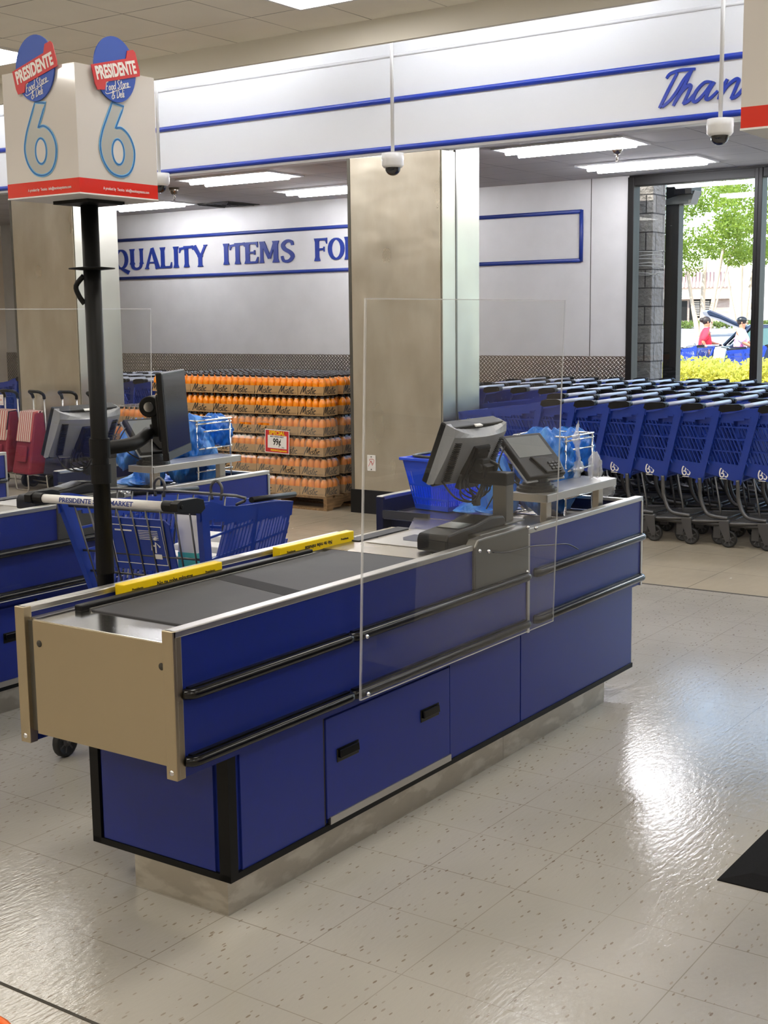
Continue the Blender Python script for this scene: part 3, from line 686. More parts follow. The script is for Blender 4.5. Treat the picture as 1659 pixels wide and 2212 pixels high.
    P(MB().box(4.9, 5.1, 2.76, 3.28, 0, .1), 'kick_plate', M['kick'])
    return t
counter = make_counter()

def make_shelf():
    t = thing('card_terminal_shelf', (4.9, 2.5, .89), 'raised stainless steel shelf on two legs above the nearest counter', 'shelf', 'raised steel shelves on the counters')
    o = MB(); o.box(4.56, 5.215, 2.385, 2.555, .985, .9875); o.box(4.56, 5.215, 2.385, 2.390, .955, .9865); o.box(4.56, 4.566, 2.385, 2.555, .955, .9865); o.box(5.209, 5.215, 2.385, 2.555, .955, .9865)
    o.build('shelf_top', M['alu'], t, bevel=.002)
    for x in (4.575, 5.055): MB().box(x, x + .045, 2.395, 2.425, .809, .985).build('leg', M['steel'], t, bevel=.003)
    return t
shelf = make_shelf()

def make_monitor():
    t = thing('cashier_monitor', (4.33, 2.46, .905), 'grey backed cashier monitor on a square post above the nearest counter', 'monitor', 'cashier monitors seen from behind')
    # post on a foot plate
    o = MB(); o.box(4.255, 4.405, 2.40, 2.50, .906, .912); o.build('foot_plate', M['olive'], t, bevel=.002)
    o = MB(); o.box(4.30, 4.36, 2.425, 2.485, .91, 1.055); o.build('post', M['olive'], t, bevel=.004)
    o = MB(); o.box(4.297, 4.363, 2.422, 2.60, 1.05, 1.10); o.build('arm', M['darkmetal'], t, bevel=.005)
    # screen, local frame: x along width, y normal (towards screen), z up, tilted
    X = Matrix.Translation((4.325, 2.60, 1.163)) @ Matrix.Rotation(R(-2), 4, 'Z') @ Matrix.Rotation(R(22), 4, 'X')
    w, h = .186, .125
    o = MB(); o.X = X; o.box(-w, w, .004, .062, -h, h); o.build('bezel', M['black'], t, bevel=.006)
    o = MB(); o.X = X; o.box(-w + .015, w - .015, .062, .0635, -h + .02, h - .015); o.build('screen', M['screen'], t)
    o = MB(); o.X = X
    n = 12
    # curved grey back: bows in towards the middle
    vs = []; rows = [(-h, .03), (-h * .9, .012), (0, -.004), (h * .75, -.012), (h, .0)]
    for i in range(n + 1):
        q = i / n * 2 - 1
        for z, dep in rows:
            inset = .030 * (1 - q * q); zz = z if abs(z) < h * .99 else z * (1 - .0)
            vs.append((q * w * (1 - .0), dep - .028 + .022 * (abs(q) ** 2) + (.0), zz - (inset if z > h * .9 else 0)))
        vs.append((q * w, .036, h)); vs.append((q * w, .036, -h))
    m_ = len(rows) + 2; fs = []
    for i in range(n):
        a, b = i * m_, (i + 1) * m_
        for k in range(4): fs.append((a + k, b + k, b + k + 1, a + k + 1))
        fs.append((a + 4, b + 4, b + 5, a + 5)); fs.append((a, a + 6, b + 6, b))
    for a in (0, n * m_): fs.append(tuple(a + k for k in (0, 1, 2, 3, 4, 5, 6)))
    o.add(vs, fs, 0, False); bc = o.build('back_cover', M['mongrey'], t)
    o = MB(); o.X = X
    for i in range(22):
        z = -.09 + i * .0075
        for s in (-1, 1): xo = .15 + z * .04; o.box(s * xo - .017, s * xo + .017, -.0295, -.015, z, z + .0025)
    o.build('vent', M['black'], bc)
    o = MB(); o.X = X; o.prism([(-.07, -.128), (.07, -.128), (.055, .055), (-.055, .055)], -.045, -.02, 'xz'); o.build('back_recess', M['black'], t, bevel=.004)
    o = MB(); o.X = X; o.prism([(-.05, -.06), (.05, -.06), (.045, .05), (-.045, .05)], -.052, -.044, 'xz')
    for s in (-1, 1):
        for z in (-.045, .035): o.cyl((s * .035, -.058, z), (s * .035, -.05, z), .004, 8)
    o.build('mount_plate', M['darkmetal'], t)
    o = MB(); o.X = X; o.box(-.035, .04, -.11, -.05, -.05, .0); o.cyl((-.045, -.08, -.02), (.05, -.08, -.02), .018, 12); o.box(.02, .035, -.12, -.05, -.09, .01); o.build('hinge', M['darkmetal'], t, bevel=.003)
    o = MB(); o.box(4.285, 4.345, 2.52, 2.57, 1.07, 1.15); o.build('bracket', M['darkmetal'], t, bevel=.003)
    o = MB(); o.X = X; o.box(-.03, .015, -.004, .012, h - .005, h + .0008); o.build('rating_label', M['paper'], bc)
    random.seed(3)
    o = MB()
    for k in range(7):
        a = 4.25 + k * .013; o.tube(smooth([(a, 2.60, 1.09), (a - .03 + random.uniform(-.03, .03), 2.57, 1.03 + random.uniform(-.02, .02)), (a + .02 + random.uniform(-.02, .02), 2.55, .99 + random.uniform(-.02, .03)), (a + .05, 2.54, 1.03 + random.uniform(-.02, .02)), (4.33, 2.54, 1.085)], 5), .0032, 6)
    o.tube(smooth([(4.18, 2.64, 1.07), (4.18, 2.58, 1.01), (4.24, 2.54, .99), (4.30, 2.54, 1.02), (4.33, 2.54, 1.08)], 5), .004, 6)
    o.box(4.27, 4.30, 2.54, 2.56, .975, 1.01); o.box(4.295, 4.32, 2.55, 2.57, .965, 1.0)
    o.build('cable', M['cord'], t)
    return t
monitor = make_monitor()

def make_terminal():
    t = thing('card_terminal', (4.68, 2.49, .987), 'black card payment terminal tilted on the nearest raised shelf', 'card terminal', 'card terminals on the raised shelves')
    o = MB(); c = (4.67, 2.49)
    o.lathe([(0, .988), (.085, .988), (.083, 1.0), (.072, 1.0), (.07, 1.012), (.06, 1.012), (.058, 1.024), (.048, 1.024), (.046, 1.04), (0, 1.04)], (c[0], c[1], 0), 28, smooth=False); o.build('swivel_base', M['black'], t)
    X = Matrix.Translation((4.70, 2.525, 1.132)) @ Matrix.Rotation(R(-14), 4, 'Z') @ Matrix.Rotation(R(43), 4, 'X')
    o = MB(); o.X = Matrix.Translation((4.68, 2.50, 1.055)); o.box(-.03, .04, -.02, .03, -.025, .03); o.build('neck', M['black'], t, bevel=.004)
    # body slab: x width, y up the slope, z normal
    o = MB(); o.X = X; o.prism([(-.115, -.12), (.105, -.12), (.13, -.04), (.13, .11), (-.115, .11)], -.022, .004); b = o.build('body', M['black'], t, bevel=.006)
    o = MB(); o.X = X; o.prism([(-.12, -.127), (.112, -.127), (.137, -.04), (.137, .117), (-.12, .117)], -.028, -.02); o.build('back_shell', M['mongrey'], t, bevel=.004)
    o = MB(); o.X = X; o.box(-.095, .105, -.015, .095, .004, .0052); o.build('display', M['padscreen'], t)
    o = MB(); o.X = X; o.prism([(-.04, -.02), (.07, -.04), (.10, -.085), (.08, -.11), (-.01, -.11)], .004, .014); o.build('keypad_cover', M['blackgloss'], t, bevel=.003)
    o = MB(); o.X = X
    for i in range(3):
        for j in range(3): o.box(.03 + i * .02, .045 + i * .02, -.10 + j * .015, -.09 + j * .015, .014, .018)
    o.build('keypad', M['cord'], t)
    o = MB(); o.tube(smooth([(4.60, 2.60, 1.17), (4.55, 2.60, 1.10), (4.60, 2.58, 1.04), (4.66, 2.55, 1.0)], 5), .0035, 6); o.tube(smooth([(4.58, 2.62, 1.18), (4.52, 2.60, 1.12), (4.50, 2.58, 1.02), (4.45, 2.6, .93)], 5), .003, 6); o.build('cable', M['cord'], t)
    return t
terminal = make_terminal()

def make_scanner():
    t = thing('barcode_scanner', (4.0, 2.46, .861), 'black rounded scanner box lying beside the belt end of the nearest counter', 'scanner', 'black scanner boxes beside the belts')
    o = MB(); prof = [(3.84, .862), (3.84, .905), (3.852, .925), (3.95, .932), (4.05, .936), (4.16, .952), (4.25, .945), (4.262, .93), (4.262, .906), (3.99, .906), (3.985, .862)]
    o.prism(prof, 2.405, 2.535, 'xz'); o.build('body', M['black'], t, bevel=.008)
    o = MB(); o.prism([(3.95, .9325), (4.05, .937), (4.16, .953), (4.235, .948), (4.235, .950), (4.16, .955), (4.05, .939), (3.95, .9345)], 2.42, 2.52, 'xz'); o.build('glossy_lid', M['blackgloss'], t)
    return t
scanner = make_scanner()

def make_shield():
    t = thing('acrylic_shield', (3.8, 2.295, .5), 'tall clear acrylic shield bolted to the front of the nearest counter', 'shield', 'clear acrylic shields')
    def q(x, z, y): return (x, y, z)
    a, b, c, d = (3.155, .512), (4.452, .507), (4.465, 1.752), (3.165, 1.75)
    yb, yt = 2.296, 2.262
    def pt(p, dy): y = yb + (yt - yb) * (p[1] - .5) / 1.25; return (p[0], y + dy, p[1])
    o = MB(); o.add([pt(p, 0) for p in (a, b, c, d)] , [(0, 1, 2, 3)]); s_ = o.build('sheet', M['plexi'], t)
    o = MB(); th = .006
    P = [a, b, c, d]
    for i in range(4):
        p, r_ = P[i], P[(i + 1) % 4]; o.add([pt(p, 0), pt(r_, 0), pt(r_, th), pt(p, th)], [(0, 1, 2, 3)])
    for i in (3,):
        p, r_ = P[i], P[0]; o.add([pt(p, 0), pt(r_, 0), pt((r_[0] + .006, r_[1]), 0), pt((p[0] + .006, p[1]), 0)], [(0, 1, 2, 3)])
    for p, r_ in ((a, b), (d, c), (b, c)):
        dz = .0035
        if p == b: o.add([pt(p, 0), pt(r_, 0), pt((r_[0] - dz, r_[1]), 0), pt((p[0] - dz, p[1]), 0)], [(0, 1, 2, 3)])
        else: s = dz if p == a else -dz; o.add([pt(p, -.0002), pt(r_, -.0002), pt((r_[0], r_[1] + s), -.0002), pt((p[0], p[1] + s), -.0002)], [(0, 1, 2, 3)])
    o.build('polished_edge', M['plexiedge'], t)
    for x, z in ((3.185, .712), (3.187, .527), (3.935, .865), (4.29, .90)):
        MB().ball((x, 2.29, z), .0075, 12).build('bolt', M['chrome'], t)
    return t
shield = make_shield()

# lane copies: counter one lane to the left, one lane to the right (outside the frame) and a further one at the left edge
def lane(dx, dy, src, label):
    c = copy_tree(src); c.location = Vector(src.location) + Vector((dx, dy, 0)); c['label'] = label; return c
lane(-.04, 2.14, counter, 'blue checkout counter behind, left of the white handled shopping cart')
lane(-.06, 4.28, counter, 'blue checkout counter farthest left, only its end showing at the left edge')
lane(0, -2.27, counter, 'checkout counter of the next lane, just outside the right of the photo')
lane(-.04, 2.14, shelf, 'raised steel shelf on the counter behind, below the wall monitor on the black pole')
lane(-.04, 2.14, monitor, 'grey backed cashier monitor at the left, in front of the maroon trolleys')
lane(-.04, 2.14, terminal, 'card terminal behind the black pole on the counter at the left')
lane(-.04, 2.14, scanner, 'black scanner box on the counter at the left, behind the white cart handle')
lane(-.04, 2.14, shield, 'clear acrylic shield at the left edge in front of the steel column')

# divider bars on the ledge
def divider(x0, x1, words, label, flip=0):
    t = tag(MB().box(x0, x1, 2.868, 2.905, .853, .895).build('divider_bar', M['yellow'], None, ((x0 + x1) / 2, 2.886, .853), bevel=.003), label, 'divider', 'yellow grocery dividers')
    f = (2.8675, .870)
    text('printed_words', words, .02, M['ink'], t, face_matrix(((x0 + x1) / 2, f[0], f[1] + .003), (1, 0, 0)) @ Matrix.Rotation(flip, 4, 'Z'), 1.0, .0006, .0003)
    for xx in (x0 + .06, x1 - .06): text('printed_mark', 'Presidente', .011, M['ink'], t, face_matrix((xx, f[0], f[1] + .003), (1, 0, 0)), 1, .0002, .0003)
    return t
divider(2.72, 3.17, 'No te roba minutos', 'yellow divider bar on the counter ledge, nearer the camera')
divider(3.475, 3.915, 'No te roba minutos', 'yellow divider bar at the far end of the counter ledge', math.pi)

# ------------------------------------------------------------------ lane sign on its pole
def make_sign(dx, dy, label, pole_label, full=True):
    x0, x1, y0, y1, z0, z1 = 2.612 + dx, 2.925 + dx, 2.862 + dy, 3.172 + dy, 2.057, 2.412
    t = thing('lane_sign', ((x0 + x1) / 2, (y0 + y1) / 2, z0), label, 'sign', 'lane number signs')
    MB().box(x0 + .004, x1 - .004, y0 + .004, y1 - .004, z0, z0 + .012).build('bottom_plate', M['signwhite'], t)
    for n, (a, b, c, d) in (('face_panel', (x0, x0 + .004, y0, y1)), ('face_panel', (x0 + .004, x1, y0, y0 + .004)), ('face_panel', (x1 - .004, x1, y0 + .004, y1)), ('face_panel', (x0 + .004, x1 - .004, y1 - .004, y1))):
        o = MB(); o.box(a, b, c, d, z0 + .04, z1); o.box(a, b, c, d, z0 - .002, z0 + .04, 1); o.build(n, [M['signwhite'], M['red']], t)
    o = MB(); o.box(x0 - .001, x1 + .001, y0 - .001, y1 + .001, z0 - .005, z0 - .001); o.build('edge_strip', M['pvc'], t)
    W = y1 - y0
    for F in (face_matrix((x0 - .0012, (y0 + y1) / 2 + .0, z0), (0, -1, 0)), face_matrix(((x0 + x1) / 2 - .005, y0 - .0012, z0), (1, 0, 0))):
        outer = [(-.026, .263), (.012, .259), (.03, .252), (-.006, .19), (.02, .192), (.052, .17), (.068, .135), (.066, .095), (.045, .065), (.01, .055), (-.03, .06), (-.06, .09), (-.072, .13), (-.062, .18)]
        pts = [(-.014, .262), (.031, .255), (-.004, .188)] 
        loop = [Vector((-.014, .262)), Vector((.031, .256))] + [Vector((.031, .256)).lerp(Vector((-.006, .19)), k / 4) for k in range(1, 4)]
        loop += smooth([(-.006, .19), (.02, .193), (.05, .172), (.067, .135), (.062, .095), (.042, .066), (.008, .055), (-.03, .064), (-.058, .095), (-.068, .135), (-.058, .175), (-.044, .205)], 4)
        loop += [Vector((-.044, .205)).lerp(Vector((-.014, .262)), k / 3) for k in range(1, 3)]
        pin = [tuple(p) for p in loop]
        o = MB(); o.X = F; o.prism(pin, 0, .0006); s = o.build('number_six', M['sixgrey'], t)
        o = MB(); o.X = F; o.ribbon(pin, .0085, .0012, 0, True)
        ell = [(.002 + .0235 * math.cos(a), .124 + .036 * math.sin(a)) for a in [2 * math.pi * k / 28 for k in range(28)]]
        o.ribbon(ell, .0075, .0012, 0, True); o.build('outline_pale', M['outlinelight'], s)
        o = MB(); o.X = F; o.ribbon(pin, .0045, .0018, 0, True); o.ribbon(ell, .0042, .0018, 0, True); o.build('outline', M['outline'], s)
        o = MB(); o.X = F; o.prism(ell, .0002, .0009); o.build('number_hole', M['signwhite'], s)
        # oval badge
        B = F @ Matrix.Translation((-.002, .3555, .002))
        o = MB(); o.X = B; o.prism([(.082 * math.cos(a), .092 * math.sin(a)) for a in [2 * math.pi * k / 40 for k in range(40)]], 0, .004); bd = o.build('badge', M['logoblue'], t)
        rot = Matrix.Rotation(R(14), 4, 'Z')
        o = MB(); o.X = B @ rot; o.prism([(-.092, -.030), (-.088, -.046), (-.060, -.050), (-.048, -.029), (.092, -.029), (.096, -.015), (.093, .038), (.086, .046), (.062, .046), (.050, .025), (-.092, .023)], .0045, .0065); o.build('badge_band', M['logored'], bd)
        text('badge_words', 'PRESIDENTE', .050, M['paper'], bd, B @ rot @ Matrix.Translation((0, -.0035, .0068)), .60, .0018, .0006)
        o = MB(); hand(o, 'Food Store', .023, .0022, B @ rot @ Matrix.Translation((-.008, -.044, .0045))); hand(o, '& Deli', .023, .0022, B @ rot @ Matrix.Translation((-.012, -.069, .0045)))
        o.X = B @ rot @ Matrix.Translation((0, 0, .0045)); o.ribbon(smooth([(-.058, -.056), (-.05, -.062), (0, -.056), (.046, -.054)], 5), .0018, .0008); o.build('badge_script', M['paper'], bd)
        text('small_print', 'A product by  Tecnica  info@tecnicasystems.com', .0115, M['pvc'], t, F @ Matrix.Translation((.03, .016, .0008)), .8, .0001, .0002)
    p = thing('sign_pole', (2.80 + dx, 3.03 + dy, .5), pole_label, 'pole', 'black sign poles')
    px, py = 2.80 + dx, 3.03 + dy
    MB().cyl((px, py, .50), (px, py, 2.04), .0265, 24).build('shaft', M['darkmetal'], p)
    o = MB(); o.box(px - .04, px + .04, py - .0735, py - .02, .56, .64); o.box(px - .04, px + .04, py - .0735, py - .02, .74, .82); o.build('wall_bracket', M['darkmetal'], p, bevel=.003)
    MB().box(px - .075, px + .075, py - .075, py + .075, 2.042, 2.052).build('top_plate', M['darkmetal'], p)
    if full:
        MB().lathe([(.0265, 1.846), (.07, 1.85), (.07, 1.853), (.0265, 1.857)], (px, py, 0), 28).build('ring_collar', M['darkmetal'], p)
        o = MB(); o.tube(smooth([(px - .02, py + .015, 1.83), (px - .035, py + .035, 1.80), (px - .03, py + .03, 1.77), (px - .018, py + .02, 1.745)], 4), .008, 8); o.build('hook', M['darkmetal'], p)
        for z in (1.30, 1.22): MB().lathe([(.0265, z - .03), (.032, z - .03), (.032, z + .03), (.0265, z + .03)], (px, py, 0), 24, smooth=False).build('clamp', M['darkmetal'], p)
        MB().lathe([(.0265, .9), (.0285, .9), (.0285, .905), (.0265, 1.19), (.03, 1.19)], (px, py, 0), 24).build('sleeve', M['darkmetal'], p)
    return t
make_sign(0, 0, 'white box sign with blue sixes and oval badges on the black pole', 'black round pole holding up the number six sign')
make_sign(0, -2.235, 'white box sign cut off at the upper right edge of the photo', 'black sign pole of the next lane outside the right edge', False)

# customer display on the pole
t = thing('customer_display', (3.0, 3.08, 1.27), 'black flat customer display on an arm fixed to the black sign pole', 'monitor')
o = MB(); o.tube(smooth([(2.826, 3.045, 1.295), (2.95, 3.04, 1.30), (3.06, 3.09, 1.315), (3.14, 3.16, 1.315)], 5), .022, 12); o.build('arm', M['darkmetal'], t)
X = Matrix.Translation((3.215, 3.105, 1.378)) @ Matrix.Rotation(R(-149), 4, 'Z') @ Matrix.Rotation(R(3), 4, 'X')
DISP = X
o = MB(); o.X = X; o.box(-.175, .175, -.012, .008, -.145, .145); o.build('housing', M['black'], t, bevel=.004)
o = MB(); o.X = X; o.box(-.165, .165, .008, .0092, -.115, .137); o.build('screen', M['screen'], t)
o = MB(); o.X = X; o.box(-.173, .173, .008, .0098, -.143, -.119); o.build('lower_bezel', M['cord'], t)
o = MB(); o.X = X; o.box(-.10, .10, -.04, -.012, -.09, .075); o.build('back_bulge', M['black'], t, bevel=.01)
o = MB(); o.X = X; o.cyl((-.045, -.075, .03), (.045, -.075, .03), .036, 20); o.box(-.035, .035, -.075, -.035, -.07, .055); o.cyl((0, -.07, -.075), (0, -.07, -.03), .02, 12); o.build('tilt_hinge', M['darkmetal'], t, bevel=.004)
o = MB(); o.X = X; o.cyl((.045, -.075, .03), (.052, -.075, .03), .017, 16); o.cyl((-.052, -.075, .03), (-.045, -.075, .03), .017, 16); o.build('hinge_cap', M['chrome'], t)

# ------------------------------------------------------------------ shopping carts
HW = .335
def yw(x, z): return HW - .085 * x / .83 - .06 * (1.0 - z) / .5
def rim(x):
    pts = [(-.02, 1.0), (.0, 1.03), (.05, 1.032), (.12, 1.015), (.22, .985), (.40, .968), (.65, .950), (.83, .925)]
    for (a, b), (c, d) in zip(pts, pts[1:]):
        if x <= c: return b + (d - b) * (x - a) / (c - a)
    return pts[-1][1]
def rear(z): return .155 * (1.0 - z) / .54      # x of the slanted rear post at height z
def floorz(x): return .475 + .13 * max(0, x - .1) / .68
def nose(z): return .83 - .10 * (.925 - z) / .32
def basket(mb, rear_frame=True):
    th = .007
    for s in (1, -1):
        def plate(poly):   # polygon in (x, z) mapped on the side wall
            n = len(poly)
            a = [(x, s * yw(x, z), z) for x, z in poly]; b = [(x, s * (yw(x, z) - th), z) for x, z in poly]
            fs = [tuple(range(n)), tuple(reversed(range(n, 2 * n)))] + [(k, (k + 1) % n, n + (k + 1) % n, n + k) for k in range(n)]
            mb.add(a + b, fs)
        xs = [0, .03, .07, .12, .2, .3, .45, .6, .75, .83]
        for a, b in zip(xs, xs[1:]): plate([(a, rim(a) - .075), (b, rim(b) - .06), (b, rim(b)), (a, rim(a))])
        # rear post (thick)
        for z0, z1 in ((.46, .64), (.64, .82), (.82, 1.02)):
            x0, x1 = rear(z0), rear(z1); w = .055
            P = []
            for x, z in ((x0, z0), (x0 + w, z0), (x1 + w, z1), (x1, z1)): P.append((x, z))
            mb.hexa([(P[0][0], s * (yw(P[0][0], z0) + .004), z0), (P[1][0], s * (yw(P[1][0], z0) + .004), z0), (P[1][0], s * (yw(P[1][0], z0) - .02), z0), (P[0][0], s * (yw(P[0][0], z0) - .02), z0),
                     (P[3][0], s * (yw(P[3][0], z1) + .004), z1), (P[2][0], s * (yw(P[2][0], z1) + .004), z1), (P[2][0], s * (yw(P[2][0], z1) - .02), z1), (P[3][0], s * (yw(P[3][0], z1) - .02), z1)])
        plate([(rear(.475), .475), (.44, floorz(.44)), (.42, .63), (rear(.6), .605)])                    # logo panel
        plate([(.42, floorz(.42)), (nose(.60), floorz(.73)), (nose(.63), floorz(.73) + .03), (.42, floorz(.42) + .03)])
        plate([(nose(.60) - .03, .60), (nose(.60), .60), (.83, .925), (.80, .925)])
        plate([(.43, .60), (.455, .60), (.50, .94), (.47, .94)])
        for zz in (.70, .79, .88): plate([(rear(zz) + .02, zz), (nose(zz), zz + .01), (nose(zz), zz + .02), (rear(zz) + .02, zz + .009)])
        x = .06
        for k in range(26):
            xb = .09 + k * .031; zb = (.60 if xb < .43 else floorz(xb) + .025); xt = xb + .15; 
            q = (rim(min(xt, .83)) - .065 - zb); xt = xb + q * .42; zt = rim(min(xt, .83)) - .062
            if xt > .80: f = (.80 - xb) / (xt - xb) if xb < .80 else 0; xt = xb + (xt - xb) * f; zt = zb + (zt - zb) * f
            if xb > .76 or zt - zb < .03: continue
            mb.hexa([(xb, s * yw(xb, zb), zb), (xb + .008, s * yw(xb, zb), zb), (xb + .008, s * (yw(xb, zb) - .012), zb), (xb, s * (yw(xb, zb) - .012), zb),
                     (xt, s * yw(xt, zt), zt), (xt + .008, s * yw(xt, zt), zt), (xt + .008, s * (yw(xt, zt) - .012), zt), (xt, s * (yw(xt, zt) - .012), zt)])
    # nose panel and floor
    def cross(x0, z0, x1, z1, t_=.008, inset=0):
        a, b = yw(x0, z0) - inset, yw(x1, z1) - inset
        mb.hexa([(x0, -a, z0), (x0 + t_, -a, z0), (x0 + t_, a, z0), (x0, a, z0), (x1, -b, z1), (x1 + t_, -b, z1), (x1 + t_, b, z1), (x1, b, z1)])
    cross(nose(.87), .865, .825, .925); cross(nose(.60), .60, nose(.64), .64)
    for z in (.70, .79): cross(nose(z), z, nose(z), z + .012)
    for k in range(9):
        y = -.2 + k * .05; mb.hexa([(nose(.62), y * .9, .62), (nose(.62) + .008, y * .9, .62), (nose(.62) + .008, y * .9 + .008, .62), (nose(.62), y * .9 + .008, .62),
                                    (nose(.88), y, .88), (nose(.88) + .008, y, .88), (nose(.88) + .008, y + .008, .88), (nose(.88), y + .008, .88)])
    for k in range(13):
        y = -.225 + k * .0375; mb.hexa([(.16, y, .478), (.74, y * .8, .595), (.74, y * .8 + .008, .595), (.16, y + .008, .478), (.16, y, .486), (.74, y * .8, .603), (.74, y * .8 + .008, .603), (.16, y + .008, .486)])
    for x in (.16, .3, .45, .6, .73): mb.box(x, x + .03, -yw(x, .5) + .01, yw(x, .5) - .01, floorz(x) - .004, floorz(x) + .004)

def make_cart(full):
    t = thing('shopping_cart', (0, 0, 0), '', 'shopping cart', None)
    o = MB(); basket(o); o.build('basket', M['cartblue'], t)
    o = MB(); o.cyl((-.14, -HW + .02, 1.035), (-.14, HW - .02, 1.035), .0165, 12); hb = o.build('handle', M['paper'] if full else M['silver'], t)
    for s in (-1, 1):
        o = MB(); o.prism([(-.165, 1.02), (-.14, 1.012), (-.02, .995), (.01, 1.01), (.0, 1.045), (-.04, 1.055), (-.14, 1.058), (-.165, 1.048)], s * HW - .016, s * HW + .016, 'xz'); o.cyl((-.14, s * (HW - .06), 1.035), (-.14, s * HW, 1.035), .021, 12)
        o.cyl((-.14, s * (HW + .016), 1.035), (-.14, s * (HW + .019), 1.035), .008, 8)
        o.build('handle_grip', M['black'], t, bevel=.004 if full else 0)
    if not full:
        for s in (-1, 1):
            o = MB(); X = face_matrix((.285, s * (yw(.285, .545) + .0015), .545), (s * -1 if s > 0 else 1, 0, 0)); o.X = X
            o.ribbon(smooth([(-.006, .004), (.000, .018), (-.006, .032), (-.020, .030), (-.027, .010), (-.027, -.012), (-.018, -.030), (-.002, -.028), (.004, -.014), (-.004, -.003), (-.018, -.004)], 4), .009, .001)
            o.ribbon(smooth([(.036, .022), (.026, .033), (.014, .026), (.015, .012), (.028, .003), (.034, -.012), (.025, -.029), (.011, -.024)], 4), .009, .0013)
            o.box(-.026, .026, -.046, -.041, 0, .001); o.build('emblem', M['paper'], t)
    # tubes
    for s in (-1, 1):
        o = MB(); y = s * (HW - .065)
        o.tube(smooth([(.17, y, .50), (.165, y, .42), (.16, y, .36), (.13, y * 1.02, .28), (.09, y * 1.05, .235), (.03, y * 1.06, .222), (-.06, y * 1.06, .215)], 4), .015, 8)
        o.tube([(-.075, y * 1.06, .195), (.35, y * 1.0, .165), (.72, y * .62, .14)], .014, 6)
        o.tube([(.34, y, .515), (.30, y * .98, .30), (.28, y, .175)], .007, 6)
        o.build('frame_tube', M['greymetal'], t)
    o = MB()
    for k in range(9):
        y = -.2 + k * .05; o.tube([(.0, y, .19), (.70, y * .75, .15)], .004, 5, caps=False)
    for x in (.0, .25, .5): o.tube([(x, -.25 + x * .1, .19 - x * .05), (x, .25 - x * .1, .19 - x * .05)], .006, 5)
    o.build('lower_tray', M['greymetal'], t)
    for s in (-1, 1):
        y = s * (HW - .045)
        o = MB(); o.prism([(-.075, .195), (.0, .195), (-.01, .14), (-.055, .045), (-.085, .045), (-.09, .08)], y - .022 if s < 0 else y + .017, y - .017 if s < 0 else y + .022, 'xz')
        o.cyl((-.072, y - .024, .0625), (-.072, y + .024, .0625), .008, 10); o.build('rear_fork', M['greymetal'], t)
        wheel(t, -.072, y, True)
        y = s * .19; o = MB(); o.box(.60, .655, y - .022, y - .018, .05, .14); o.box(.60, .655, y + .018, y + .022, .05, .14); o.box(.60, .655, y - .022, y + .022, .135, .143); o.cyl((.64, y, .14), (.64, y, .165), .014, 8); o.build('caster_fork', M['greymetal'], t)
        wheel(t, .61, y, False)
    if full:
        text('handle_words', 'PRESIDENTE SUPERMARKET', .024, M['letterblue'], hb, face_matrix((-.1568, 0.02, 1.0355), (0, -1, 0), (.25, 0, 1)), 1.15, .0006, .0004)
        # rear gate of wires with child seat
        o = MB()
        for k in range(9):
            y = -.27 + k * .0675; o.tube([(.025, y, .985), (.16, y * .86, .50)], .004, 6)
        for z in (.985, .80, .715, .60, .52): o.tube([(rear(z) + .025, -.30 + (1 - z) * .08, z), (rear(z) + .025, .30 - (1 - z) * .08, z)], .005 if z < .98 else .008, 6)
        o.build('rear_gate', M['greymetal'], t)
        o = MB(); o.X = face_matrix((.075, .0, .845), (0, -1, 0), (-.26, 0, .97)); o.prism([(-.16, -.11), (.16, -.11), (.16, .09), (.14, .11), (-.14, .11), (-.16, .09)], 0, .008); cs = o.build('child_seat_back', M['cartblue'], t, bevel=.003)
        o = MB(); o.X = face_matrix((.066, .0, .843), (0, -1, 0), (-.26, 0, .97))
        for a in ([(-.12, -.08), (.12, -.08), (.12, .08), (-.12, .08)],): o.ribbon(a, .003, .0012, 0, True)
        for k in range(6): o.box(.01, .10, .06 - k * .007, .062 - k * .007, 0, .001)
        o.box(-.10, -.02, .055, .061, 0, .001); o.ball((.085, .03, 0), .008, 8); o.ribbon([(.075, -.03), (.082, .015), (.10, -.005)], .007, .001); o.ribbon([(.06, -.02), (.062, .0), (.075, .0)], .007, .001); o.box(.06, .10, -.055, -.035, 0, .001)
        o.build('seat_notice', M['paper'], cs)
        o = MB(); o.tube(smooth([(.28, -.31, .985), (.28, -.31, 1.02), (.28, .31, 1.02), (.28, .31, .985)], 4), .006, 8)
        for y in (-.22, .05): o.tube(smooth([(.28, y - .02, 1.0), (.28, y - .025, 1.05), (.28, y, 1.075), (.28, y + .025, 1.05), (.28, y + .02, 1.0)], 4), .006, 8)
        for k in range(8): y = -.26 + k * .074; o.tube([(.28, y, 1.015), (.24, y, .82)], .0035, 5)
        o.build('seat_wire_rest', M['greymetal'], t)
        for s in (-1, 1):
            o = MB(); o.tube([(.42, s * (yw(.42, .97) + .002), .985), (.83, s * (yw(.83, .95) + .004), .955)], .012, 8); o.build('rim_guard', M['black'], t)
    return t
WHEEL = {}
